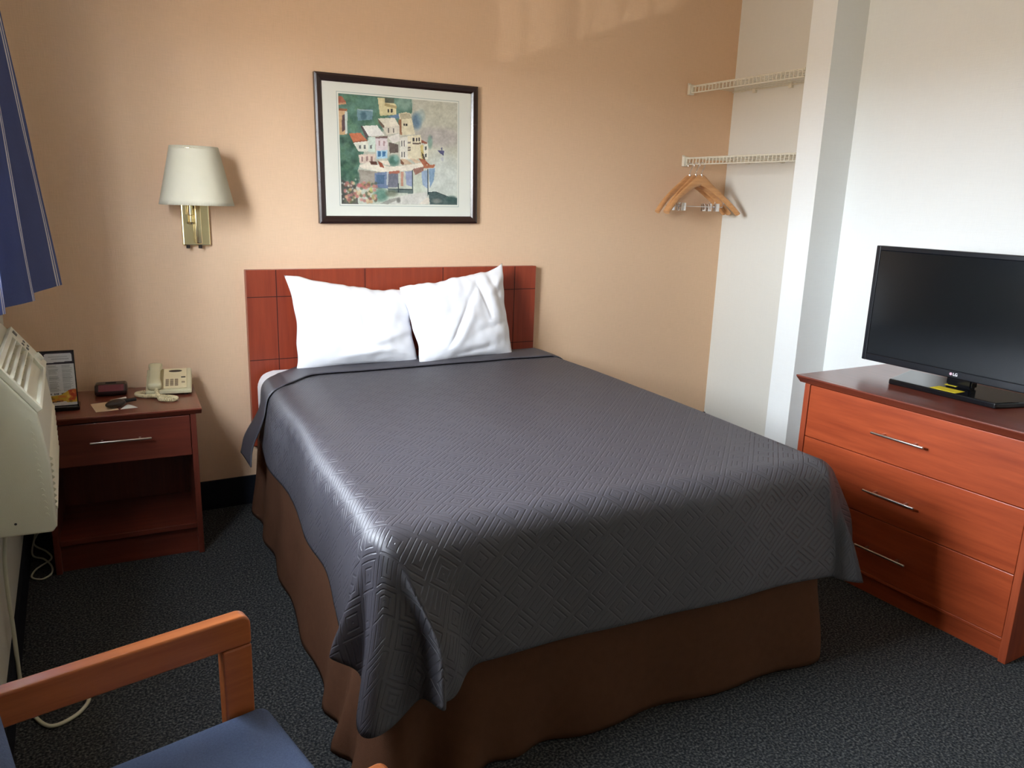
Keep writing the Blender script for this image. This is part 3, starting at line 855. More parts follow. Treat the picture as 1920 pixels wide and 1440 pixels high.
    P((226, 220, 210), (690, 620), (785, 590), (795, 650), (730, 672)); P((100, 88, 80), (695, 660), (780, 680), (780, 745), (705, 750))
    P((226, 222, 208), (795, 625), (860, 615), (870, 800), (795, 800)); P((226, 216, 186), (860, 612), (980, 600), (985, 640), (1000, 800), (865, 800))
    for y in (670, 760):
        for x in (810, 832): P((100, 98, 96), (x - 5, y - 22), (x + 5, y - 22), (x + 5, y + 24), (x - 5, y + 24))
    for x in (915, 942, 966): P((64, 60, 58), (x - 7, 625), (x + 7, 625), (x + 7, 655), (x - 7, 655))
    P((110, 96, 84), (905, 665), (980, 665), (980, 678), (905, 678))
    for y in (660, 700, 720): P((130, 120, 112), (862, y), (890, y - 4), (890, y + 10), (862, y + 14))
    P((206, 186, 118), (975, 690), (1000, 680), (1010, 800), (985, 800)); P((228, 224, 206), (1005, 680), (1045, 670), (1045, 800), (1010, 800))
    P((150, 92, 70), (985, 640), (1040, 665), (1040, 676), (985, 668)); P((84, 70, 56), (985, 740), (1005, 760), (1030, 830), (1000, 810))
    for y in (710, 770): P((92, 96, 92), (1018, y - 14), (1034, y - 16), (1034, y + 14), (1018, y + 16))
    Bl(1065, 660, 24, 60, (118, 152, 136), .8); Bl(740, 810, 55, 50, (66, 112, 98), .9); Bl(760, 790, 24, 30, (150, 190, 180), .6)
    # awnings and quay
    P((214, 196, 180), (440, 760), (580, 755), (580, 830), (450, 830))
    for x in (470, 510, 550): P((150, 120, 112), (x - 8, 775), (x + 8, 775), (x + 8, 815), (x - 8, 815))
    P((230, 222, 204), (445, 850), (520, 820), (700, 860), (800, 855), (1000, 830), (1110, 855), (900, 890), (640, 905), (470, 870))
    P((150, 78, 56), (600, 810), (640, 830), (660, 870), (620, 860)); P((232, 220, 202), (610, 808), (690, 810), (710, 850), (660, 840))
    P((206, 180, 150), (800, 795), (850, 800), (905, 840), (830, 845)); P((122, 80, 60), (800, 800), (830, 830), (825, 850), (800, 835)); P((214, 190, 160), (880, 792), (920, 795), (990, 825), (930, 835))
    P((96, 60, 50), (530, 815), (590, 815), (600, 845), (545, 840)); P((164, 96, 70), (960, 795), (1010, 800), (1060, 845), (1000, 850)); P((176, 110, 80), (1000, 850), (1110, 845), (1100, 872), (1010, 876))
    # reflections and shop fronts
    P((150, 140, 128), (440, 880), (640, 905), (640, 1040), (460, 1030), al=.8)
    P((104, 124, 160), (575, 910), (690, 900), (690, 1040), (575, 1030), al=.85); P((70, 100, 128), (590, 925), (660, 925), (660, 1000), (590, 1000), al=.8)
    P((106, 108, 124), (690, 905), (780, 895), (780, 1030), (690, 1030), al=.85); P((176, 104, 82), (690, 900), (790, 890), (790, 915), (700, 918), al=.9)
    P((190, 196, 196), (680, 900), (695, 900), (690, 1010), (676, 1010)); P((192, 132, 110), (800, 900), (825, 900), (822, 1020), (800, 1020), al=.8)
    P((140, 150, 184), (840, 900), (905, 895), (905, 1030), (850, 1010), al=.85); P((146, 96, 82), (905, 880), (1010, 860), (1000, 900), (930, 930), al=.8)
    P((134, 158, 192), (985, 900), (1040, 890), (1045, 1050), (990, 1010), al=.75); P((116, 148, 178), (1050, 880), (1110, 875), (1095, 980), (1060, 1040), al=.85)
    P((198, 206, 186), (915, 935), (985, 930), (1000, 1060), (920, 1070), al=.7)
    # posts, railings, path, planting
    for x, y0, y1 in ((905, 890, 1085), (1042, 885, 1110)): Ln(x, y0, x - 2, y1, 4, (46, 66, 66))
    P((92, 108, 104), (690, 1040), (905, 1045), (905, 1085), (690, 1070), al=.9); Ln(690, 1042, 905, 1050, 3, (50, 66, 66)); Ln(780, 1000, 780, 1070, 3, (60, 70, 74))
    P((206, 204, 194), (640, 1165), (760, 1110), (905, 1085), (1030, 1075), (1040, 1110), (960, 1175)); P((150, 148, 138), (620, 1165), (700, 1130), (790, 1110), (800, 1125), (690, 1170), al=.8)
    P((218, 210, 194), (960, 1175), (1030, 1120), (1060, 1120), (1050, 1180)); Bl(780, 1140, 20, 22, (96, 96, 88), .8)
    P((74, 92, 90), (1045, 1080), (1110, 1070), (1250, 1120), (1310, 1130), (1310, 1185), (1060, 1178)); Ln(1045, 1078, 1110, 1072, 3, (44, 58, 58)); Ln(1110, 1072, 1200, 1105, 3, (44, 58, 58))
    Bl(1260, 1140, 60, 34, (58, 84, 80), .9); Bl(1120, 1150, 50, 24, (150, 148, 136), .6); Bl(630, 1090, 70, 60, (88, 132, 116), .85); Bl(720, 1080, 60, 30, (110, 116, 96), .8)
    P((70, 66, 62), (300, 960), (420, 1010), (440, 1165), (300, 1165), al=.8)
    for k in range(90):
        rs = random.Random(500 + k); x, y = rs.uniform(330, 590), rs.uniform(985, 1150)
        Bl(x, y, 15, 14, rs.choice([(180, 116, 110), (206, 170, 130), (196, 130, 120), (220, 200, 160), (140, 92, 84), (160, 150, 96), (92, 100, 78)]), .75, .6)
    for k in range(14):
        rs = random.Random(700 + k); Bl(rs.uniform(300, 450), rs.uniform(960, 1150), 9, 9, (196, 196, 186), .7)
    Bl(450, 1010, 30, 20, (188, 104, 106), .8); Bl(545, 1045, 14, 22, (200, 204, 120), .8)
    # boat
    P((84, 84, 118), (1130, 728), (1195, 730), (1190, 775), (1160, 755)); Ln(1172, 710, 1174, 735, 6, (92, 92, 120)); Bl(1080, 620, 12, 12, (130, 136, 138), .8); Bl(1178, 800, 16, 20, (170, 172, 182), .6)
    cv.grain(11, 9, 1); cv.grain(9, 3, 2); cv.grain(5, 1, 3)
    return cv

# ------------------------------------------------------------------ framed picture
def picture():
    x0, x1, z0, z1 = 0.9257, 1.7603, 1.3602, 2.0366
    t = thing('framed_picture', 'dark framed print of a harbour village in a pale mat above the headboard', 'picture', ((x0 + x1) / 2, -0.012, (z0 + z1) / 2))
    t.rotation_euler = (0, R(-0.81), 0)
    hw, hh = (x1 - x0) / 2, (z1 - z0) / 2; f = 0.036
    bm = bmesh.new()
    prof_ = [(0, 0.010), (0, -0.012), (0.010, -0.0165), (0.026, -0.012), (f, -0.004), (f, 0.010)]
    cor = [(-1, -1), (1, -1), (1, 1), (-1, 1)]; rings = []
    for sx, sz in cor: rings.append([bm.verts.new((sx * (hw - a), y, sz * (hh - a))) for a, y in prof_])
    for i in range(4):
        A, B = rings[i], rings[(i + 1) % 4]
        for k in range(len(prof_)): bm.faces.new((A[k], A[(k + 1) % len(prof_)], B[(k + 1) % len(prof_)], B[k]))
    ob('frame', bm, M_pframe, t, bevel=0.001)
    ob('mat_board', bx(-hw + f - 0.004, hw - f + 0.004, -0.003, 0.004, -hh + f - 0.004, hh - f + 0.004), M_mat, t)
    # pencil line round the print
    px0, px1, pz0, pz1 = -hw + 0.112, hw - 0.112, -hh + 0.092, hh - 0.085
    bm = bmesh.new(); g = 0.009; w = 0.0022
    for a in ((px0 - g, px1 + g, pz1 + g - w, pz1 + g), (px0 - g, px1 + g, pz0 - g, pz0 - g + w), (px0 - g, px0 - g + w, pz0 - g, pz1 + g), (px1 + g - w, px1 + g, pz0 - g, pz1 + g)):
        box(bm, a[0], a[1], -0.0033, -0.0029, a[2], a[3])
    ob('mat_line', bm, M_matline, t)
    cv = harbour()
    painted('harbour_print', t, (px0, -0.0036, pz1), (px1 - px0, 0, 0), (0, 0, pz0 - pz1), cv.nu, cv.nv, cv.a, vcol_mat('printed_watercolour', 0.5, 0.15))
picture()

# ------------------------------------------------------------------ wall lamp
def wall_lamp():
    t = thing('wall_lamp', 'brass wall lamp with a pleated cream shade above the nightstand', 'lamp', (0.382, 0.0, 1.25))
    ob('backplate', bx(-0.058, 0.058, -0.022, 0, 0.0, 0.24), M_brass, t, bevel=0.006, bseg=3)
    # upright channel and candle arm
    bm = bmesh.new(); rbox(bm, -0.008, 0.018, -0.062, -0.022, 0.012, 0.20, 0.005)
    ob('channel', bm, M_brass, t, smooth=40)
    bm = bmesh.new()
    prof_ = [(0.012, 0.20), (0.012, 0.135), (0.007, 0.132), (0.007, 0.105), (0.012, 0.102), (0.010, 0.094), (0.0, 0.092)]
    seg = 16; rg = [[bm.verts.new((-0.022 + r * math.cos(2 * math.pi * k / seg), -0.045 + r * math.sin(2 * math.pi * k / seg), z)) for k in range(seg)] for r, z in prof_[:-1]]
    for a, b in zip(rg, rg[1:]):
        for k in range(seg): bm.faces.new((a[k], a[(k + 1) % seg], b[(k + 1) % seg], b[k]))
    ob('socket_stem', bm, M_brass, t, smooth=50)
    for x in (-0.038, 0.012):
        bm = bmesh.new(); tube(bm, [(x, -0.03, 0.004), (x, -0.03, -0.010)], 0.008, 12)
        ob('switch_knob', bm, M_dark, t, smooth=50)
    bm = bmesh.new(); tube(bm, [(0, -0.022, 0.19), (0, -0.10, 0.20), (0, -0.135, 0.205), (0, -0.135, 0.26)], 0.007, 10)
    ob('arm', bm, M_brass, t, smooth=60)
    bm = bmesh.new(); tube(bm, [(0, -0.135, 0.262), (0, -0.135, 0.28), (0, -0.135, 0.31), (0, -0.135, 0.335), (0, -0.135, 0.348)], [0.013, 0.018, 0.03, 0.024, 0.006], 14)
    ob('bulb', bm, M_bulb, t, smooth=60)
    # pleated empire shade, clipped flat against the wall at the back
    rb, rt, zb, zt = 0.147, 0.094, 0.178, 0.416
    NP = 96
    def fn(u, v):
        a = 2 * math.pi * u; k = 1 + (0.016 if (int(round(u * NP * 2)) % 2) else -0.014)
        z = zb + (zt - zb) * v
        r = (rb + (rt - rb) * v) * k
        if v < 0.03 or v > 0.97: r *= 1.004
        x, y = r * math.cos(a), r * math.sin(a) * 0.86
        return (x - 0.005, -0.137 + y, z)
    grid_mesh('lamp_shade', NP * 2, 14, fn, M_shade, t, closed_u=True, thick=0.002)
    bm = bmesh.new()
    tube(bm, [(-0.005 + rt * math.cos(a), -0.137 + rt * 0.86 * math.sin(a), zt - 0.01) for a in [2 * math.pi * k / 40 for k in range(40)]], 0.002, 6, closed=True)
    for k in range(3):
        a = 2 * math.pi * k / 3
        tube(bm, [(-0.005, -0.137, zt - 0.03), (-0.005 + rt * math.cos(a), -0.137 + rt * 0.86 * math.sin(a), zt - 0.01)], 0.0018, 6)
    tube(bm, [(0, -0.135, 0.255), (0.034, -0.135, 0.29), (0.034, -0.135, 0.35), (-0.005, -0.137, zt - 0.03)], 0.0018, 6)
    ob('shade_wire', bm, M_brass, t, smooth=60)
wall_lamp()

# ------------------------------------------------------------------ wire shelves
def wire_shelf(label, z, cut):
    XS = 3.178; lip = 0.039; ya, yb = -0.004, -0.842
    t = thing('wire_shelf', label, 'shelf', (XR, 0.0, z), 0, 'white wire wardrobe shelves')
    bm = bmesh.new()
    for x in (XS, (XS + XR) / 2, XR - 0.012): tube(bm, [(x - XR, ya, -0.004), (x - XR, yb, -0.004)], 0.0032, 8)
    n_ = 30
    for k in range(n_):
        y = ya - 0.02 - (abs(yb - ya) - 0.035) * k / (n_ - 1)
        tube(bm, [(XS - XR, y, 0), (-0.004, y, 0)], 0.0013, 6)
    ob('deck_wires', bm, M_wire, t, smooth=60)
    bm = bmesh.new()
    tube(bm, [(XS - XR - 0.003, ya - 0.02, 0), (XS - XR - 0.003, yb, 0)], 0.0030, 8)
    tube(bm, [(XS - XR - 0.006, ya - 0.02, -lip), (XS - XR - 0.006, yb, -lip)], 0.0036, 8)
    for k in range(n_):
        y = ya - 0.02 - (abs(yb - ya) - 0.035) * k / (n_ - 1)
        tube(bm, [(XS - XR - 0.003, y, 0), (XS - XR - 0.006, y, -lip)], 0.0030, 6)
    ob('front_lip', bm, M_wire, t, smooth=60)
    for y in (-0.012,):
        bm = bmesh.new(); rbox(bm, XS - XR - 0.024, XS - XR + 0.014, y - 0.011, y + 0.010 if y < -0.1 else -0.001, -0.050, 0.008, 0.004, 2)
        box(bm, XS - XR - 0.030, XS - XR - 0.012, y - 0.004, y + 0.003, 0.006, 0.014)
        ob('end_bracket', bm, M_wire, t, smooth=40)
    for y in (-0.18, -0.45, -0.72):
        bm = bmesh.new(); rbox(bm, -0.02, -0.001, y - 0.012, y + 0.012, -0.022, 0.006, 0.003, 2)
        ob('wall_clip', bm, M_wire, t, smooth=40)
    return t
wire_shelf('upper white wire shelf across the open wardrobe alcove', 2.181, 0)
wire_shelf('lower white wire shelf in the alcove, with wooden hangers on it', 1.773, 1)

# ------------------------------------------------------------------ hangers
def hanger(label, loc, rotz):
    t = thing('coat_hanger', label, 'hanger', loc, rotz, 'wooden hangers under the lower wire shelf')
    # wishbone body along local x, hook over the lip at local z=0
    zt = -0.090
    def ctr(s):
        a = abs(s); return Vector((0.262 * s, -0.045 * a ** 2.2, zt - 0.020 * a - 0.150 * a ** 1.15 - 0.022 * a ** 4))
    N = 41; bm = bmesh.new(); rings = []
    for i in range(N):
        s = -1 + 2 * i / (N - 1); p = ctr(s); q = (ctr(min(1, s + .03)) - ctr(max(-1, s - .03))).normalized()
        a = abs(s)
        hh = 0.022 * (1 - 0.35 * a) + 0.010 * math.exp(-(s / 0.16) ** 2); tt = 0.0065 + 0.012 * smooth01((a - 0.45) / 0.45)
        up = Vector((-q.z, 0, q.x)); up = up if up.z > 0 else -up; sd_ = Vector((0, 1, 0))
        rings.append([bm.verts.new(p + up * hh * math.sin(2 * math.pi * k / 12) + sd_ * tt * math.cos(2 * math.pi * k / 12)) for k in range(12)])
    for A, B in zip(rings, rings[1:]):
        for k in range(12): bm.faces.new((A[k], A[(k + 1) % 12], B[(k + 1) % 12], B[k]))
    bm.faces.new(rings[0]); bm.faces.new(rings[-1][::-1])
    ob('wooden_arms', bm, M_hwood, t, smooth=60)
    bm = bmesh.new()
    hk = [(0, 0, zt + 0.02), (0, 0, -0.048)] + [(0.019 * math.sin(R(a)) + 0.0, 0, -0.012 - 0.019 * math.cos(R(a)) + 0.001) for a in range(20, 240, 18)]
    hk = [(0, 0, zt + 0.02), (0, 0, -0.045), (0.008, 0, -0.032)] + [(0.018 * math.cos(R(a)), 0, -0.010 + 0.018 * math.sin(R(a))) for a in range(-35, 200, 18)]
    tube(bm, hk, 0.0024, 8)
    tube(bm, [(0, 0, zt + 0.012), (0, 0, zt + 0.03)], 0.006, 10)
    ob('hook', bm, M_chrome, t, smooth=60)
    bm = bmesh.new()
    zb = zt - 0.155
    tube(bm, [(-0.175, -0.010, zt - 0.115), (-0.170, -0.008, zb), (0.170, -0.008, zb), (0.175, -0.010, zt - 0.115)], 0.0022, 8)
    bar = ob('clip_bar', bm, M_chrome, t, smooth=60)
    for x in (-0.125, 0.125):
        bm = bmesh.new(); rbox(bm, x - 0.016, x + 0.016, -0.018, -0.010, zb - 0.026, zb + 0.020, 0.002, 2); rbox(bm, x - 0.016, x + 0.016, -0.006, 0.002, zb - 0.026, zb + 0.016, 0.002, 2)
        ob('trouser_clip', bm, M_chrome, bar, smooth=40)
        bm = bmesh.new(); box(bm, x - 0.014, x + 0.014, -0.0102, -0.0058, zb - 0.026, zb - 0.012)
        ob('clip_pad', bm, M_blackm, bar)
    return t
HZ = 1.773 - 0.039 + 0.001
h0 = hanger('wooden trouser hanger nearest the viewer of the three on the lower shelf', (3.172, -0.165, HZ), R(-4))
fold_copy(h0, (3.172, -0.115, HZ), R(3), 'middle one of the three wooden trouser hangers on the lower shelf', 'wooden hangers under the lower wire shelf')
fold_copy(h0, (3.172, -0.062, HZ), R(-1), 'wooden trouser hanger closest to the peach wall of the three on the lower shelf', 'wooden hangers under the lower wire shelf')

# ------------------------------------------------------------------ air conditioner
def air_con():
    y1, y2 = -1.30, -0.62; xw = XL + 0.001
    t = thing('air_conditioner', 'beige wall air conditioner with a sloped top grille under the curtain', 'air conditioner', (xw, (y1 + y2) / 2, 0.52))
    L = (y2 - y1) / 2
    # profile in local x (from wall) and z
    xf = 0.160; fb = 0.356
    nx, nz = xf - 0.016, fb + 0.004          # front top edge
    tx, tz = 0.052, fb + 0.135               # back top edge of the slope
    body = [(0, 0.012), (xf - 0.012, 0.006), (xf, 0.022), (xf, 0.215), (xf - 0.010, 0.31), (nx, nz), (tx, tz), (0.035, tz + 0.022), (0, tz + 0.025)]
    bm = bmesh.new(); prism(bm, body, 'Y', -L, L)
    # cut the sloped face out later: grille sits proud on it
    ob('casing', bm, M_acbody, t, bevel=0.006, bseg=3)
    # sloped frame: direction along the slope
    sl = Vector((tx - nx, 0, tz - nz)); ln = sl.length; sl.normalize(); nr = Vector((sl.z, 0, -sl.x))
    def S(a, y, h): p = Vector((nx, 0, nz)) + sl * a + nr * h; return Vector((p.x, y, p.z))
    def sbox(bm, a0, a1, ya, yb, h0, h1, mi=0):
        v = [bm.verts.new(S(a, y, h)) for h in (h0, h1) for y in (ya, yb) for a in (a0, a1)]
        for f in [(0, 1, 3, 2), (4, 6, 7, 5), (0, 4, 5, 1), (2, 3, 7, 6), (0, 2, 6, 4), (1, 5, 7, 3)]:
            bm.faces.new([v[i] for i in f]).material_index = mi
    yc = L - 0.13
    g0, g1 = 0.012, ln - 0.016
    bm = bmesh.new()
    sbox(bm, 0.0, ln, -L + 0.001, -L + 0.022, 0, 0.016); sbox(bm, 0.0, ln, yc - 0.012, yc, 0, 0.016)
    sbox(bm, 0.0, g0, -L + 0.022, yc - 0.012, 0, 0.016); sbox(bm, g1, ln, -L + 0.022, yc - 0.012, 0, 0.016)
    gr = ob('air_grille', bm, M_acbody, t, bevel=0.002)
    bm = bmesh.new(); sbox(bm, 0.050, 0.132, -L + 0.022, yc - 0.012, 0.0005, 0.002)  # flat grey strip, its colour stands for the shade between the louvers
    ob('grille_gap_shade', bm, M_acdark, gr)
    bm = bmesh.new(); sbox(bm, g0, 0.0499, -L + 0.022, yc - 0.012, 0.0004, 0.003); ob('grille_lip', bm, M_acbody, gr)
    k = 0
    for a in (0.066, 0.090, 0.114, 0.138):
        bm = bmesh.new()
        p0, p1 = S(a, 0, 0.002), S(a - 0.010, 0, 0.016)
        prism(bm, [(p0.x, p0.z), (p0.x + sl.x * .003, p0.z + sl.z * .003), (p1.x + sl.x * .003, p1.z + sl.z * .003), (p1.x, p1.z)], 'Y', -L + 0.022, yc - 0.012)
        ob('louver', bm, M_acbody, gr)
    for yy in [(-L + 0.022) + (yc - L * 0 - 0.012 + L - 0.022) * q / 10 for q in range(1, 10, 2)]:
        bm = bmesh.new(); sbox(bm, 0.052, 0.130, yy - 0.0012, yy + 0.0012, 0.002, 0.006); ob('grille_fin', bm, M_acbody, gr)
    # control panel at the far end
    bm = bmesh.new(); sbox(bm, 0.0, ln, yc, L - 0.001, 0, 0.014)
    cp = ob('control_panel', bm, M_acbody, t, bevel=0.002)
    for a0, a1, ya, yb in ((0.132, 0.150, yc + 0.05, yc + 0.085), (0.098, 0.108, yc + 0.02, yc + 0.04), (0.098, 0.107, yc + 0.07, yc + 0.09), (0.078, 0.088, yc + 0.02, yc + 0.045), (0.080, 0.088, yc + 0.07, yc + 0.09)):
        bm = bmesh.new(); sbox(bm, a0, a1, ya, yb, 0.0142, 0.016); ob('control_button', bm, M_acbtn, cp)
    bm = bmesh.new(); c0, c1 = S(0.038, yc + 0.06, 0.014), S(0.038, yc + 0.06, 0.026); tube(bm, [c0, c1], 0.014, 20)
    ob('control_knob', bm, M_acbody, cp, smooth=50)
    # front cover with intake louvers whose ends show along the near edge
    bm = bmesh.new()
    for k in range(9):
        z = 0.062 + k * 0.0185
        prism(bm, [(xf - 0.001, z), (xf + 0.006, z + 0.004), (xf + 0.006, z + 0.008), (xf - 0.001, z + 0.014)], 'Y', -L + 0.03, L - 0.03)
    ob('intake_louvers', bm, M_acbody, t)
    bm = bmesh.new()
    for k in range(16):
        z = 0.055 + k * 0.0185; xo = 0.137 - 0.016 * (k / 15.0)
        prism(bm, [(xo, z), (xo + 0.008, z + 0.004), (xo + 0.003, z + 0.013), (xo - 0.001, z + 0.012)], 'Y', -L - 0.003, -L + 0.002)
    ob('side_notches', bm, M_acbody, t)
    bm = bmesh.new(); tube(bm, [(0.062, -L + 0.001, 0.047), (0.062, -L - 0.0012, 0.047)], 0.0035, 12)
    ob('cover_screw', bm, M_blackm, t, smooth=50)
air_con()

# ------------------------------------------------------------------ curtain
def curtain():
    zb, zt = 1.125, 2.36
    # plan of the pleats at the hem and at the rod (x, y)
    hem = [(-0.146, -0.335), (-0.174, -0.415), (-0.238, -0.60), (-0.262, -0.70), (-0.222, -0.775), (-0.240, -0.835), (-0.300, -0.955), (-0.330, -1.02), (-0.286, -1.06), (-0.302, -1.115), (-0.345, -1.19), (-0.310, -1.225)]
    top = [(-0.275, -0.36), (-0.290, -0.42), (-0.325, -0.56), (-0.335, -0.66), (-0.295, -0.745), (-0.306, -0.80), (-0.330, -0.90), (-0.338, -0.97), (-0.300, -1.02), (-0.305, -1.08), (-0.338, -1.15), (-0.318, -1.20)]
    h_, t_ = catmull([(x, y, 0) for x, y in hem], 10), catmull([(x, y, 0) for x, y in top], 10)
    n_ = len(h_)
    def fn(u, v):
        i = min(int(round(u * (n_ - 1))), n_ - 1); a, b = t_[i], h_[i]
        w = v ** 1.0
        p = a * (1 - w) + b * w
        return (p.x + 0.004 * noise.noise(Vector((u * 20, v * 3, 0))), p.y, zt + (zb - zt) * v)
    stripes = {4, 6, 43, 45, 83, 85}
    cu = thing('curtain', 'navy blue curtain with thin pale stripes drawn back beside the window', 'curtain', (0, 0, 0))
    def mf(i, j): return 1 if i in stripes else 0
    o = grid_mesh('curtain_panel', n_, 24, fn, [M_curt, M_stripe], cu, matfn=mf)
    bm = bmesh.new(); tube(bm, [(-0.315, -2.25, 2.37), (-0.315, -0.30, 2.37)], 0.010, 12)
    for y in (-2.2, -0.33):
        tube(bm, [(XL, y, 2.37), (-0.315, y, 2.37)], 0.007, 8)
    rod = thing('curtain_rod', 'slim metal curtain rod above the window on the left wall', 'curtain rod', (0, 0, 0))
    ob('rod', bm, M_steel, rod, smooth=60)
curtain()

# ------------------------------------------------------------------ things on the nightstand
ZN = 0.6375
def telephone():
    t = thing('telephone', 'almond push-button desk telephone with coiled cord on the nightstand', 'telephone', (0.203, -0.252, ZN), R(-8))
    t.scale = (0.96, 0.96, 0.96)
    w, d = 0.093, 0.185
    bm = bmesh.new(); prism(bm, [(0, 0.008), (0, 0.026), (d, 0.085), (d, 0.012)], 'X', -w, w)
    bs = ob('base', bm, M_phone, t, bevel=0.005, bseg=3)
    for x in (-0.07, 0.07):
        for y in (0.02, d - 0.02): ob('rubber_foot', bx(x - 0.008, x + 0.008, y - 0.008, y + 0.008, 0, 0.012), M_dark, t)
    sl = Vector((0, d, 0.059)).normalized(); nr = Vector((0, -sl.z, sl.y))
    def S(x, a, h): return Vector((x, 0, 0.026)) + sl * a + nr * h
    def sbox(bm, x0, x1, a0, a1, h0, h1):
        v = [bm.verts.new(S(x, a, h)) for h in (h0, h1) for a in (a0, a1) for x in (x0, x1)]
        for f in [(0, 1, 3, 2), (4, 6, 7, 5), (0, 4, 5, 1), (2, 3, 7, 6), (0, 2, 6, 4), (1, 5, 7, 3)]: bm.faces.new([v[i] for i in f])
    bm = bmesh.new(); sbox(bm, -0.022, 0.074, 0.012, 0.184, 0.0, 0.004); pn = ob('keypad_panel', bm, M_phone2, t, bevel=0.001)
    for i in range(3):
        for j in range(4):
            bm = bmesh.new(); x = -0.007 + i * 0.019; a = 0.034 + j * 0.0155
            sbox(bm, x - 0.0068, x + 0.0068, a - 0.0055, a + 0.0055, 0.004, 0.0065); ob('key', bm, M_phkey, pn, bevel=0.0008)
    bm = bmesh.new(); sbox(bm, 0.05, 0.068, 0.098, 0.106, 0.004, 0.0055); ob('redial_button', bm, M_blackm, pn)
    bm = bmesh.new(); sbox(bm, 0.052, 0.066, 0.052, 0.064, 0.004, 0.0055); ob('hold_button', bm, M_phkey, pn)
    bm = bmesh.new()
    A = [bm.verts.new(S(0.026 + 0.028 * math.cos(q), 0.160 + 0.010 * math.sin(q), 0.0046)) for q in [2 * math.pi * k / 24 for k in range(24)]]
    B = [bm.verts.new(S(0.026 + 0.028 * math.cos(q), 0.160 + 0.010 * math.sin(q), 0.003)) for q in [2 * math.pi * k / 24 for k in range(24)]]
    bm.faces.new(A)
    for k in range(24): bm.faces.new((A[k], A[(k + 1) % 24], B[(k + 1) % 24], B[k]))
    ob('message_lens', bm, M_dark, pn)
    # handset lying in its cradle on the left
    N = 25; bm = bmesh.new(); rings = []
    for i in range(N):
        s = i / (N - 1); a = -0.004 + 0.20 * s; e = abs(2 * s - 1)
        hw = 0.023 + 0.006 * smooth01((e - 0.45) / 0.3); th = 0.013 + 0.004 * smooth01((e - 0.5) / 0.3)
        if e > 0.93: k_ = math.sqrt(max(0, 1 - ((e - 0.93) / 0.07) ** 2)); hw *= 0.6 + 0.4 * k_; th *= 0.5 + 0.5 * k_
        hgt = 0.016 + 0.012 * (1 - e * e)
        rings.append([bm.verts.new(S(-0.056 + hw * math.copysign(abs(math.cos(q)) ** 0.6, math.cos(q)), a, hgt + th * math.copysign(abs(math.sin(q)) ** 0.6, math.sin(q)))) for q in [2 * math.pi * k / 16 for k in range(16)]])
    for A, B in zip(rings, rings[1:]):
        for k in range(16): bm.faces.new((A[k], A[(k + 1) % 16], B[(k + 1) % 16], B[k]))
    bm.faces.new(rings[0]); bm.faces.new(rings[-1][::-1])
    ob('handset', bm, M_phone, t, smooth=60)
    # coiled cord: path on the table, wound as a helix
    path = catmull([(-0.050, -0.005, 0.036), (-0.045, -0.022, 0.014), (-0.030, -0.038, 0.010), (0.008, -0.058, 0.010), (0.032, -0.085, 0.010), (0.020, -0.108, 0.010), (-0.012, -0.105, 0.010), (-0.035, -0.083, 0.010),
                    (-0.022, -0.060, 0.013), (-0.055, -0.035, 0.012), (-0.090, -0.022, 0.010), (-0.125, 0.005, 0.010), (-0.130, 0.035, 0.010), (-0.100, 0.050, 0.012)], 40)
    bm = bmesh.new(); hel = []; up = Vector((0, 0, 1)); ang = 0
    for i in range(0, len(path) - 1):
        tg = (path[i + 1] - path[i]); L = tg.length; tg.normalize(); s1 = tg.cross(up).normalized(); u1 = s1.cross(tg)
        ang += L / 0.0062 * 2 * math.pi
        hel.append(path[i] + (s1 * math.cos(ang) + u1 * math.sin(ang)) * 0.0068)
    tube(bm, hel, 0.0026, 6)
    ob('coiled_cord', bm, M_phone2, t, smooth=60)
telephone()

def clock():
    t = thing('alarm_clock', 'small dark alarm clock with maroon front on the nightstand', 'clock', (-0.008, -0.125, ZN), R(-6))
    bm = bmesh.new(); prism(bm, [(-0.045, 0.004), (-0.052, 0.022), (-0.028, 0.048), (0.035, 0.046), (0.045, 0.03), (0.045, 0.0), (-0.03, 0.0)], 'X', -0.060, 0.060)
    ob('shell', bm, M_clock, t, bevel=0.008, bseg=4, smooth=50)
    bm = bmesh.new()
    a, b = Vector((0, -0.0521, 0.0225)), Vector((0, -0.0310, 0.0455)); nr = Vector((0, -(b - a).z, (b - a).y)).normalized()
    v = [bm.verts.new((x, (p + nr * h).y, (p + nr * h).z)) for h in (0, 0.0012) for p in (a, b) for x in (-0.045, 0.050)]
    for f in [(0, 1, 3, 2), (4, 6, 7, 5), (0, 4, 5, 1), (2, 3, 7, 6), (0, 2, 6, 4), (1, 5, 7, 3)]: bm.faces.new([v[i] for i in f])
    ob('display_lens', bm, M_clockface, t)
    bm = bmesh.new(); rbox(bm, -0.02, 0.02, -0.012, 0.006, 0.046, 0.050, 0.0015, 2); ob('snooze_bar', bm, M_blackm, t, smooth=40)
clock()

